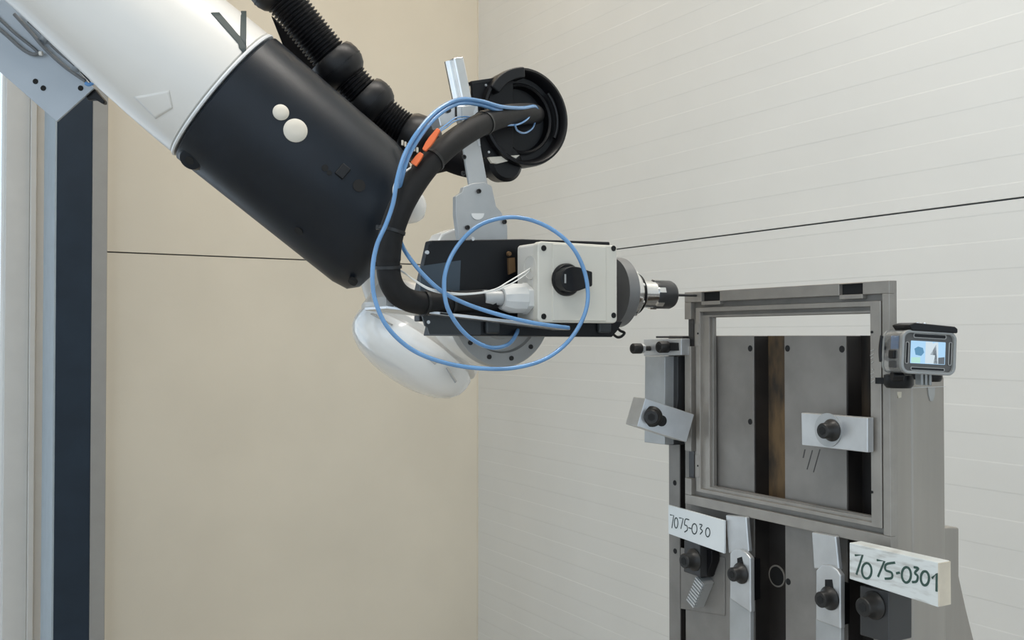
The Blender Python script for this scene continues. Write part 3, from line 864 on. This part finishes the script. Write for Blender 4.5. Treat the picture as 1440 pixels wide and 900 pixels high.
# orange connectors tied to the cable
for (a_, b_, lab) in (((617, 181), (596, 211), 'long orange wire connector on the cable above the tie'), ((593, 215), (581, 231), 'short orange wire connector on the cable below the tie')):
    p0, p1 = ty(*a_, 0.848), ty(*b_, 0.848)
    dv = (p1 - p0)
    n_ = dv.normalized().cross(FW).normalized()
    m = MB()
    w0, w1 = (0.0020, 0.0031) if a_[0] > 600 else (0.0022, 0.0032)
    L = dv.length
    e = dv.normalized()
    m.prism([p0 + n_ * w0, p0 + e * L * 0.45 + n_ * w1, p0 + e * L * 0.7 + n_ * w1, p1 + n_ * w0 * (1 if a_[0] > 600 else 1.5), p1 - n_ * w0 * (1 if a_[0] > 600 else 1.5), p0 + e * L * 0.7 - n_ * w1, p0 + e * L * 0.45 - n_ * w1, p0 - n_ * w0], FW * 0.006)
    o = m.build('wire_connector', 'orange', bevel=0.0008)
    tag(o, lab, 'connector')

# ------------------------------------------------------------------ fixture tower
FX = 0.80            # front face of the workpiece frame
PX = 0.815           # front face of the fixture strips
BX = 0.840           # floor of the slots
fy = lambda px, X=PX: at(px, 600, X=X).y
tow = thing('fixture_tower', (0.86, 0.82, 0), 'tall grey steel fixture tower with vertical slots behind the frame', 'fixture')
YN = 0.652           # near side of the tower
YFAR = fy(940)
m = MB()
m.box((BX, YN, 0.0), (0.893, YFAR, 1.262))
tb_ = m.build('tower_body', 'steel_side', tow, bevel=0.004, seg=3)
MB().box((FX + 0.0122, YN, 0.90), (BX, fy(1236), 1.2625)).build('side_rail', 'steel_side', tow, bevel=0.0006, seg=1)
strips = [(fy(955.5), YFAR), (fy(1060), fy(963)), (fy(1190), fy(1103)), (fy(1236) + 0.0008, fy(1226))]
for i, (a_, b_) in enumerate(strips):
    z1 = 1.3017 if i < 3 else 1.262
    MB().box((PX, a_, 0.80), (BX, b_, z1)).build('slotted_strip', 'steel', tow, bevel=0.0008, seg=1)
MB().box((BX, fy(1225), 1.262), (0.862, YFAR, 1.3015)).build('upper_backing', 'steel', tow, bevel=0.0008, seg=1)
for a_, b_, mt_ in ((fy(1103), fy(1060), 'rust'), (fy(1226), fy(1190), 'rustdark')):
    MB().box((BX - 0.003, a_, 1.09), (BX, b_, 1.3015)).build('slot_floor', mt_, tow)
    MB().box((BX - 0.003, a_, 0.80), (BX, b_, 1.09)).build('slot_floor', 'slotblack', tow)  # lower part of the floor is a separate near-black piece
    MB().box((PX + 0.0015, b_ - 0.0012, 0.80), (BX - 0.003, b_, 1.3010)).build('slot_wall', 'slotblack', tow)
MB().box((BX - 0.002, fy(963), 0.80), (BX, fy(955.5), 1.30)).build('slot_floor', 'hole', tow)
MB().box((PX + 0.001, fy(955.5) - 0.0008, 0.80), (BX - 0.002, fy(955.5), 1.3005)).build('slot_wall', 'slotblack', tow)
for px, py, r in ((1055, 490, 0.0036), (1107.5, 490, 0.0036), (1184, 491, 0.0036), (1055, 593, 0.0034), (949, 679, 0.0034), (949.5, 775, 0.0034), (1108.5, 818, 0.0036)):
    p = at(px, py, X=PX)
    MB().lathe(p + EX * 0.001, -EX, [(0, r), (0.0012, r)], 18).build('threaded_hole', 'hole', tow)
p = at(1093, 810, X=BX - 0.003)
MB().lathe(p + EX * 0.001, -EX, [(0, 0.0125), (0.002, 0.0125), (0.002, 0.0108), (0.0005, 0.0105)], 32).build('slot_hole_rim', 'steel_side', tow)
MB().lathe(p, -EX, [(0, 0.0106), (0.0012, 0.0106)], 28).build('slot_hole', 'hole', tow)
# flared foot behind the side
m = MB()
q = [at(x, y, Y=0.70) for x, y in ((1338, 741), (1349, 742), (1349, 810), (1359, 856), (1385, 960), (1300, 960), (1300, 745))]
m.prism(q, (0, 0.26, 0))
m.build('tower_foot', 'steel_side', tow, bevel=0.002)
m = MB().box((0.78, 0.55, 0), (1.02, 1.06, 0.03))
m.build('tower_base', 'steel_side', tow, bevel=0.003)
MB().prism([at(x, y, X=PX - 0.0003) for x, y in ((1131, 632), (1132.5, 632), (1130, 644), (1128.5, 644))], EX * 0.0005).build('scratch', 'scratch', tow)
for x0_, y0_, x1_, y1_ in ((1142.5, 633, 1135, 660), (1153, 632, 1144, 664)):
    MB().tube([at(x0_, y0_, X=PX), at(x1_, y1_, X=PX)], 0.0006, 6).build('scratch', 'scratch', tow)
MB().box((0.832, YN - 0.0012, 1.2495), (0.892, YN + 0.001, 1.2500)).build('side_seam', 'clamp', tow)

# ------------------------------------------------------------------ workpiece: stepped rectangular frame
YL, YRt, ZT, ZB = 0.9470, 0.6450, 1.3548, 1.0965
wf = thing('workpiece_frame', (FX, (YL + YRt) / 2, ZB), 'grey milled metal frame with stepped rim and notches, clamped upright', 'workpiece')


def ringpart(name, mtl, x0, x1, o, i, bev=0.0007):
    """rectangular ring between inset o and inset i from the outline; insets are (left, right, top, bottom)"""
    O = [(YL - o[0], ZT - o[2]), (YRt + o[1], ZT - o[2]), (YRt + o[1], ZB + o[3]), (YL - o[0], ZB + o[3])]
    I = [(YL - i[0], ZT - i[2]), (YRt + i[1], ZT - i[2]), (YRt + i[1], ZB + i[3]), (YL - i[0], ZB + i[3])]
    return MB().holeplate([(x0, y, z) for y, z in O], [(x0, y, z) for y, z in I], (x1 - x0, 0, 0)).build(name, mtl, wf, bevel=bev, seg=2)


# base web with the window opening
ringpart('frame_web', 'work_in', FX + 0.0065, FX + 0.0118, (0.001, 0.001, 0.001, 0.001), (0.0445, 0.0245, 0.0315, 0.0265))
ringpart('inner_lip', 'work', FX + 0.0005, FX + 0.0068, (0.020, 0.0105, 0.0195, 0.0175), (0.0275, 0.0235, 0.0245, 0.0215))
ringpart('inner_ledge', 'work', FX + 0.0042, FX + 0.0068, (0.027, 0.0235, 0.0285, 0.0215), (0.0400, 0.0242, 0.0308, 0.0250), 0.0004)
# outer rim from bars with notches
bars = MB()


def bar(y0, y1, z0, z1, x0=FX, x1=FX + 0.0068):
    bars.box((x0, y0, z0), (x1, y1, z1))


fzy = lambda px, X=FX: at(px, 420, X=X).y
n1a, n1b = fzy(1012), fzy(986)
n2a, n2b = fzy(1213), fzy(1180)
TT = 0.0125
for a_, b_ in ((YRt, n2a), (n2b, n1a), (n1b, YL)):
    bar(a_, b_, ZT - TT, ZT)
for a_, b_ in ((n2a, n2b), (n1a, n1b)):
    bar(a_, b_, ZT - TT - 0.004, ZT - TT + 0.0005)
    bar(a_, b_, ZT - 0.0012, ZT)
bar(YRt, YL, ZB, ZB + 0.0115)
bar(YRt, YRt + 0.0085, ZB + 0.0115, ZT - TT)
zl = [(at(966, y, X=FX).z) for y in (449, 487, 634, 672)]
for a_, b_ in ((zl[0], ZT - TT), (zl[2], zl[1]), (ZB + 0.0115, zl[3])):
    bar(YL - 0.0115, YL, a_, b_)
bars.build('outer_rim', 'work', wf, bevel=0.0007)
for a_, b_ in ((n2a, n2b), (n1a, n1b)):
    MB().box((FX + 0.005, a_, ZT - TT), (FX + 0.0069, b_, ZT - 0.001)).build('notch', 'hole', wf)
for a_, b_ in ((zl[1], zl[0]), (zl[3], zl[2])):
    MB().box((FX + 0.0055, YL - 0.0105, a_), (FX + 0.0069, YL - 0.001, b_)).build('notch', 'nut', wf)
# rear locating edge rising behind the right side
MB().box((FX + 0.0066, YRt + 0.0004, ZB), (FX + 0.0112, YRt + 0.004, ZT)).build('rear_edge', 'work', wf)
for z0_, z1_ in ((at(985, 487, X=FX).z, at(985, 455, X=FX).z), (at(985, 672, X=FX).z, at(985, 640, X=FX).z)):
    MB().box((FX - 0.0003, YL - 0.0260, z0_), (FX + 0.004, YL - 0.0195, z1_)).build('lug', 'work', wf, bevel=0.0006)
for px, py in ((981.5, 469), (981.5, 655), (1226, 467), (1226, 692)):
    p = at(px, py, X=FX)
    MB().lathe(p + EX * 0.0005, -EX, [(0, 0.0013), (0.0009, 0.0013)], 12).build('pin_hole', 'hole', wf)
for a_, b_, c_, d_ in ((1224.5, 493.5, 1229.5, 491.5), (1224, 500, 1229, 497), (1224.5, 504.5, 1228, 502), (1225, 510.5, 1228.5, 508), (1226.5, 519, 1228.5, 520), (1224.5, 526, 1229.5, 524), (1225.5, 531, 1229, 529.5), (1225, 537.5, 1229.5, 535)):
    MB().tube([at(a_, b_, X=FX + 0.0004), at(c_, d_, X=FX + 0.0004)], 0.00045, 6).build('engraved_mark', 'clamp', wf)


# ------------------------------------------------------------------ clamps and bolts
def bolt(parent, p, axis, r, head=True, hex_r=None, flange=1.5, fl_t=0.003, hl=0.012, name='bolt'):
    """socket screw with a domed flange; p on the surface, axis outward"""
    axis = V(axis).normalized()
    if flange:
        b_ = MB().lathe(p, axis, [(0, r * flange), (fl_t * 0.5, r * flange), (fl_t, r * flange * 0.86), (fl_t + hl * 0.35, r), (hl, r), (hl + 0.001, r * 0.9)], 32)
    else:
        b_ = MB().lathe(p, axis, [(0, r), (hl - 0.001, r), (hl, r * 0.9)], 28)
    o = b_.build(name, 'boltblack', parent)
    e_ = p + axis * (hl + (0.0011 if flange else 0.0001))
    MB().lathe(e_, axis, [(0, r * 0.55), (0.0003, r * 0.55)], 6).build('socket', 'hole', o)
    return o


def slab(poly_px, X, th, name, m, parent, bev=0.0008):
    """plate whose front outline is given on the plane X, thickness th towards +X"""
    return MB().prism([at(x, y, X=X) for x, y in poly_px], EX * th).build(name, m, parent, bevel=bev, seg=2)


# top adjuster at the far side
ca = thing('adjuster_clamp', at(932, 500, X=0.79), 'small bright adjuster block with a long screw beside the frame top', 'clamp')
slab(((905, 477), (958, 476), (958, 499.5), (905, 500.5)), 0.788, 0.014, 'adjuster_block', 'clamp', ca)
slab(((937, 482), (954, 482), (954.5, 493), (937, 493.5)), 0.7875, 0.001, 'slot', 'hole', ca, 0)
slab(((922, 472.5), (960, 472.5), (960, 475.5), (922, 475.5)), 0.800, 0.014, 'cap_strip', 'nut', ca)
pA = at(913.5, 490, X=0.788)
MB().cyl(pA, pA - EX * 0.020, 0.0032, 16).build('screw_thread', 'boltblack', ca)
MB().lathe(pA - EX * 0.010, -EX, [(0, 0.0062), (0.004, 0.0062)], 6).build('lock_nut', 'clamp', ca)
bolt(ca, pA - EX * 0.015, -EX, 0.0066, flange=0, hl=0.012, name='adjuster_screw')
bolt(ca, at(938, 488, X=0.788), -EX, 0.0072, flange=0, hl=0.013)

cs = thing('clamp_support', at(922, 625, X=0.785), 'upright bright steel support block behind the tilted clamp bar', 'support block')
slab(((907, 501), (935, 501), (934.5, 625.5), (906, 622)), 0.783, 0.034, 'support_block', 'clampdull', cs)
slab(((935, 501), (953, 501), (953, 560), (947, 626), (935, 625.5)), 0.797, 0.0175, 'dark_spacer', 'nut', cs)
slab(((935.5, 512), (936.5, 520), (943, 540), (945, 560), (944, 590), (935.5, 588)), 0.7962, 0.001, 'reflection_patch', 'steel_side', cs, 0)  # light reflection on the dark side, laid on as a paler sheet

# tilted clamp bar on the far side of the frame
ct = thing('tilted_clamp_bar', at(935, 625, X=0.77), 'bright steel clamp bar tilted down onto the frame, black bolt', 'clamp')
al = math.radians(13)
bd0 = V((math.cos(al), -math.sin(al), 0))
pTL = at(907.5, 560, X=0.728)
pTR_dir = FW + RT * ((976.5 - 720) / FPX) + UP * ((450 - 583) / FPX)
# end of the bar's top edge: on the vertical plane through pTL along bd0
nrm = bd0.cross(EZ)
pTR = CAM + pTR_dir * ((pTL - CAM).dot(nrm) / pTR_dir.dot(nrm))
e1 = (pTR - pTL).normalized()
eN = V((-math.sin(al), -math.cos(al), 0)).normalized()
eN = (eN - e1 * eN.dot(e1)).normalized()
eD = e1.cross(eN).normalized()
if eD.z > 0:
    eD = -eD
LB = (pTR - pTL).length
HB = 0.0345
TB = 0.034
m = MB().obox(pTL + e1 * LB / 2 + eD * HB / 2 - eN * TB / 2, (e1, eD, eN), (LB / 2, HB / 2, TB / 2))
m.build('clamp_bar', 'clamp', ct, bevel=0.0008)
pb = pTL + e1 * LB * 0.22 + eD * HB * 0.52
ps = pTL + e1 * LB * 0.42 + eD * HB * 0.56
sl_ = MB()
sl_.lathe(ps - eN * 0.0004, eN, [(0, 0.0066), (0.0009, 0.0066)], 24)
sl_.build('slot', 'hole', ct)
bolt(ct, pb + eN * 0.0003, (eN * 0.75 - EX * 0.5), 0.0085, flange=1.45, hl=0.010)

# clamp inside the window
ci = thing('inner_clamp_plate', at(1175, 636, X=0.79), 'bright clamp plate inside the frame opening with a black flange bolt', 'clamp')
slab(((1126.5, 580.5), (1220, 587.5), (1220, 636.5), (1127.5, 626)), 0.789, 0.009, 'clamp_plate', 'clamp', ci)
slab(((1150, 596), (1170, 598), (1170, 615), (1150, 613)), 0.7886, 0.0008, 'slot', 'hole', ci, 0.0)
slab(((1135, 590), (1175, 592), (1175, 622), (1135, 618)), 0.798, 0.017, 'spacer', 'clampdull', ci)
MB().lathe(at(1165, 604.5, X=0.7888), -EX, [(0, 0.017), (0.0015, 0.017), (0.0018, 0.012)], 32).build('washer', 'clampdull', ci)
bolt(ci, at(1170, 605, X=0.7874), -EX, 0.0078, flange=1.45, hl=0.013)

# lower straps
for i, (poly1, poly2, bpx, sl2, lab) in enumerate((
        (((1020, 724), (1049, 727), (1053, 776), (1024, 778)), ((1026, 778), (1032, 773), (1040, 772), (1048, 777), (1055, 785), (1055.5, 862), (1026, 842)), (1042, 806), ((1036.5, 785), (1043, 783), (1046, 797), (1037, 797)), 'bright stepped strap clamp under the frame next to the small white sign'),
        (((1141, 748), (1175, 754), (1180, 802), (1144, 800)), ((1147, 802), (1156, 794), (1168, 795), (1177, 802), (1182, 809), (1182, 885), (1147, 872)), (1167, 841), ((1160, 815), (1170, 815), (1172, 830), (1160, 828)), 'bright stepped strap clamp under the frame next to the worn board'))):
    t = thing('strap_clamp', at(poly2[-2][0], poly2[-2][1], X=0.80), lab, 'clamp')
    slab(poly1, 0.794, 0.006, 'strap_top', 'clamp', t, 0.0015)
    slab(poly2, 0.789, 0.007, 'strap_body', 'clamp', t, 0.0015)
    slab(sl2, 0.7886, 0.0008, 'slot', 'hole', t, 0)
    bolt(t, at(bpx[0], bpx[1], X=0.7888), -EX, 0.0078 if i == 0 else 0.008, flange=1.5, hl=0.013)
    slab(((poly2[0][0], poly2[-1][1] - 3), (poly2[4][0], poly2[-2][1] - 8), (poly2[4][0], poly2[-2][1] + 60), (poly2[0][0], poly2[-1][1] + 60)), 0.791, 0.006, 'strap_heel', 'clampdull', t)
    slab([(x - 2 if x > bpx[0] else x + 6, y) for x, y in ((bpx[0] - 12, bpx[1] - 22), (bpx[0] + 12, bpx[1] - 18), (bpx[0] + 12, bpx[1] + 40), (bpx[0] - 12, bpx[1] + 36))], 0.7955, 0.0192, 'spacer', 'matteblack', t)

# black step blocks below the signs
t = thing('black_step_block', at(978, 812, X=0.80), 'black clamping block with socket bolt under the small white sign', 'clamp')
slab(((962, 759), (984, 764), (984, 812), (961, 804)), 0.790, 0.025, 'block', 'nut', t, 0.0012)
slab(((978, 770), (1001, 774), (1001, 790), (993, 812), (984, 813)), 0.801, 0.012, 'rear_wedge', 'black', t)
bolt(t, at(976, 787, X=0.7898), -EX, 0.0088, flange=1.5, hl=0.015)
t = thing('black_step_block', at(1235, 872, X=0.79), 'black clamping block with socket bolt under the worn board', 'clamp')
slab(((1209, 823), (1250, 832), (1250, 905), (1209, 893)), 0.781, 0.033, 'block', 'nut', t, 0.0012)
bolt(t, at(1229, 851, X=0.7808), -EX, 0.0090, flange=1.5, hl=0.015)

# ribbed peg
t = thing('ribbed_peg', at(972, 850, X=0.80), 'slanted ribbed light grey peg below the black block', 'peg')
p0, p1 = at(985, 816, X=0.797), at(971, 850, X=0.797)
dv = (p1 - p0)
n_ = dv.normalized().cross(EX).normalized()
m = MB().obox((p0 + p1) / 2 + EX * 0.008, (dv.normalized(), n_, EX), (dv.length / 2, 0.0068, 0.008))
m.build('peg_body', 'midgrey', t)
for k in range(9):
    MB().obox(p0.lerp(p1, (k + 0.5) / 9), (dv.normalized(), n_, EX), (0.0011, 0.0072, 0.0016)).build('rib', 'clamp', t)
slab(((957, 770), (1019, 784), (1019, 866), (957, 856)), 0.8135, 0.0015, 'backing_plate', 'steel', tow)


# ------------------------------------------------------------------ hand-lettered signs
def write(chars, X, o, sc, ox, oy, r, m, parent):
    """chars: list of polylines in zoomed pixels"""
    for pl in chars:
        P = [at(ox + x / sc, oy + y / sc, X=X) for x, y in pl]
        if len(P) > 3:
            P = spline(P, 4)
        o_ = MB().tube(P, r, 6).build('handwriting', m, parent)
        for v_ in o_.data.vertices:
            wx = v_.co.x + parent.location.x if parent.parent is None else v_.co.x
            v_.co.x = X - parent.location.x + (wx - X) * 0.25


def oval(cx, cy, rx, ry):
    return [(cx + rx * math.sin(a_ * math.pi / 7), cy - ry * math.cos(a_ * math.pi / 7)) for a_ in range(15)]


s1 = thing('sign_plate', at(979, 778, X=0.795), 'small thin white plate with handwritten number 7075-030', 'sign')
slab(((939.5, 710), (1018, 732), (1018, 778.5), (940, 750.5)), 0.789, 0.003, 'plate', 'sign', s1, 0.0004)
write([[(65, 180), (92, 184), (78, 278)], oval(110, 240, 13, 38), [(133, 202), (162, 208), (145, 284)], [(207, 217), (180, 212), (172, 252), (190, 262), (193, 292), (172, 308)], [(202, 275), (222, 282)], oval(246, 284, 19, 38), [(283, 250), (303, 256), (290, 281), (306, 300), (288, 324)], oval(345, 310, 16, 33)], 0.7888, s1, 5.29, 930, 690, 0.0008, 'ink', s1)

s2 = thing('sign_board', at(1257, 850, X=0.785), 'thick worn white board with handwritten number 7075-0301', 'sign')
slab(((1194.5, 763), (1319, 791), (1319, 854), (1194.5, 814)), 0.772, 0.016, 'board', 'woodsign', s2, 0.0006)
eb = at(1319, 791, X=0.772)
eb2 = at(1319, 854, X=0.772)
MB().box((0.7722, eb.y - 0.0012, eb2.z + 0.0008), (0.7878, eb.y + 0.0003, eb.z - 0.0006)).build('board_edge', 'woodedge', s2)
write([[(452, 256), (520, 252), (465, 425)], oval(556, 392, 42, 68), [(645, 298), (712, 308), (655, 445)], [(806, 320), (728, 335), (722, 385), (775, 410), (775, 455), (715, 462)], [(815, 415), (848, 408)], oval(905, 428, 40, 68), [(970, 360), (1010, 372), (980, 410), (1005, 440), (995, 485), (955, 492)], oval(1068, 458, 36, 62), [(1130, 457), (1172, 415), (1170, 575)]], 0.7718, s2, 6.26, 1130, 740, 0.00125, 'greenink', s2)

# ------------------------------------------------------------------ action camera in its clear housing
cc = at(1306, 496, D=0.905)
vd = (cc - CAM).normalized()
vr = vd.cross(EZ).normalized()
yaw = math.radians(33)
cn = (-vd * math.cos(yaw) + vr * math.sin(yaw))
cn.z = 0
cn.normalize()
crt = EZ.cross(cn).normalized()             # screen right
tilt = math.radians(-3)
cr_ = crt * math.cos(tilt) + EZ * math.sin(tilt)
cu_ = -crt * math.sin(tilt) + EZ * math.cos(tilt)
CW, CH, CD = 0.0545, 0.0400, 0.030
ac = thing('action_camera', cc - EZ * 0.03 - cn * 0.015, 'small action camera in clear case with lit screen', 'camera')


def cpt(x, y, z):
    return cc + cr_ * x + cu_ * y + cn * z


def cprism(outl, z0, z1, name, m, parent=None, bev=0.0):
    return MB().prism([cpt(x, y, z0) for x, y in outl], cn * (z1 - z0)).build(name, m, parent if parent is not None else ac, bevel=bev)


rr = rrect(CW * 0.90, CH * 0.86, 0.004)
cprism(rr, -0.025, -0.006, 'camera_body', 'cambody', None, 0.0008)
cprism(rrect(CW * 0.90, CH * 0.86, 0.004), -0.0062, -0.0015, 'camera_back', 'camback', None, 0.0006)
o_, i_ = rrect(CW, CH, 0.0075, 6), rrect(CW * 0.90, CH * 0.84, 0.005, 6)
MB().holeplate([cpt(x, y, -0.004) for x, y in o_], [cpt(x, y, -0.004) for x, y in i_], cn * 0.0055).build('case_rim', 'clearrim', ac, bevel=0.0012)
# clear shell on the sides
o2, i2 = rrect(CW * 0.985, CH * 0.985, 0.007, 6), rrect(CW * 0.955, CH * 0.955, 0.006, 6)
MB().holeplate([cpt(x, y, -CD) for x, y in o2], [cpt(x, y, -CD) for x, y in i2], cn * (CD - 0.004)).build('case_shell', 'clear', ac)
MB().holeplate([cpt(x, y, -CD - 0.002) for x, y in o_], [cpt(x, y, -CD - 0.002) for x, y in i2], cn * 0.003).build('case_front_rim', 'clearrim', ac)
MB().lathe(cpt(-0.013, 0.003, -CD + 0.004), -cn, [(0, 0.014), (0.010, 0.014), (0.012, 0.012)], 32).build('lens_ring', 'black', ac)
# side details: blue panel, button, latch loop
MB().obox(cpt(-CW * 0.452, 0.008, -0.014), (cn, cu_, cr_), (0.006, 0.006, 0.0008)).build('side_panel', 'camblue', ac)
MB().obox(cpt(-CW * 0.5, -0.003, -0.014), (cn, cu_, cr_), (0.0045, 0.004, 0.002)).build('side_button', 'black', ac, bevel=0.0012)
MB().obox(cpt(-CW * 0.49, -0.012, -0.014), (cn, cu_, cr_), (0.0055, 0.0032, 0.0008)).build('side_door', 'cambody', ac, bevel=0.0006)
MB().tube([cpt(-CW * 0.49, 0.014 - 0.002 * k, -CD - 0.003 - 0.002 * math.sin(k / 12 * math.pi)) for k in range(13)], 0.0022, 8).build('latch_loop', 'black', ac)
# screen and its picture
SW, SH_ = 0.0345, 0.0205
scn = cprism(rrect(SW, SH_, 0.0006), -0.0016, -0.0009, 'screen', 'scr_sky')
oy = 0.001


def scr(poly, name, m):
    cprism([(x * SW - SW / 2, (0.5 - y) * SH_) for x, y in poly], -0.0009, -0.0007, name, m, scn)


scr([(0.42, 0.02), (0.62, 0.02), (0.62, 0.98), (0.42, 0.98)], 'screen_picture', 'scr_pale')
scr([(0.62, 0.10), (0.72, 0.02), (0.78, 0.02), (0.80, 0.98), (0.62, 0.98), (0.50, 0.72)], 'screen_picture', 'scr_pale')
scr([(0.56, 0.58), (0.72, 0.12), (0.78, 0.98), (0.66, 0.98), (0.70, 0.60)], 'screen_picture', 'scr_dark')
scr([(0.80, 0.70), (0.98, 0.66), (0.98, 0.98), (0.80, 0.98)], 'screen_picture', 'scr_dark')
scr([(0.10, 0.35), (0.20, 0.25), (0.34, 0.30), (0.38, 0.50), (0.30, 0.66), (0.14, 0.62)], 'screen_picture', 'scr_blue')
scr([(0.02, 0.74), (0.28, 0.72), (0.28, 0.98), (0.02, 0.98)], 'screen_picture', 'scr_green')
# window bars of the case back
for (x, y, w_, h_) in ((0.001, 0.0150, 0.033, 0.0042), (0.000, -0.0150, 0.034, 0.0032), (-0.0212, -0.001, 0.0036, 0.0200), (0.0220, 0.0, 0.0030, 0.0215)):
    ob = [(x + a_, y + b_) for a_, b_ in rrect(w_, h_, min(w_, h_) * 0.4, 4)]
    ib = [(x + a_, y + b_) for a_, b_ in rrect(w_ - 0.0012, h_ - 0.0012, (min(w_, h_) - 0.0012) * 0.4, 4)]
    MB().holeplate([cpt(a_, b_, -0.0016) for a_, b_ in ob], [cpt(a_, b_, -0.0016) for a_, b_ in ib], cn * 0.0014).build('case_groove', 'midgrey', ac)
    cprism(ib, -0.0016, -0.0010, 'groove_window', 'black')
# black top latch
m = MB()
m.prism([cpt(x, y, -0.026) for x, y in ((-0.0185, 0.0190), (0.0270, 0.0190), (0.0270, 0.0232), (0.0240, 0.0250), (-0.016, 0.0265), (-0.0225, 0.0240))], cn * 0.0285)
m.build('top_latch', 'black', ac, bevel=0.0012)
for x in (-0.006, 0.001):
    MB().lathe(cpt(x, 0.0262, -0.010), cu_, [(0, 0.0018), (0.0012, 0.0018), (0.0018, 0.001)], 14).build('latch_pin', 'chrome', ac)
# mount: hinge fingers, thumb screw, two round pads stuck to the tower side
hb = cpt(0, -CH / 2, -0.013)
m = MB()
for k in (-1, 0, 1):
    m.obox(hb + cr_ * (0.004 + 0.0042 * k) - EZ * 0.004, (cr_, cn, EZ), (0.0013, 0.005, 0.006))
m.build('hinge_fingers', 'clearrim', ac, bevel=0.0008)
for px, py, rr_, hh in ((1264, 536.5, 0.0135, 0.012), (1310, 530, 0.0100, 0.009)):
    p = at(px, py, Y=0.628)
    MB().lathe(p - EZ * hh / 2, EZ, [(0, rr_ * 0.82), (0.003, rr_), (hh, rr_), (hh + 0.001, rr_ * 0.8)], 28).build('mount_pad', 'black', ac)
    MB().box((p.x - 0.004, 0.628, p.z - 0.003), (p.x + 0.004, YN, p.z + 0.003)).build('mount_stem', 'black', ac)
p = at(1254, 528, Y=0.622)
MB().lathe(p, RT, [(0, 0.0060), (0.010, 0.0060)], 7).build('thumb_screw', 'black', ac, bevel=0.001)
MB().obox(at(1287, 529, Y=0.620), (RT, FW, UP), (0.013, 0.004, 0.0028)).build('mount_bar', 'black', ac, bevel=0.001)
MB().prism([at(x, y, Y=YN - 0.001) for x, y in ((1305, 545), (1315, 545), (1314.5, 556), (1312, 564), (1308.5, 564), (1306, 556))], EY * 0.0009).build('adhesive_tab', 'tape', ac)
MB().prism([at(x, y, Y=YN - 0.001) for x, y in ((1261, 551), (1268, 551), (1267.5, 559), (1263.5, 560))], EY * 0.0009).build('adhesive_tab', 'cream', ac)
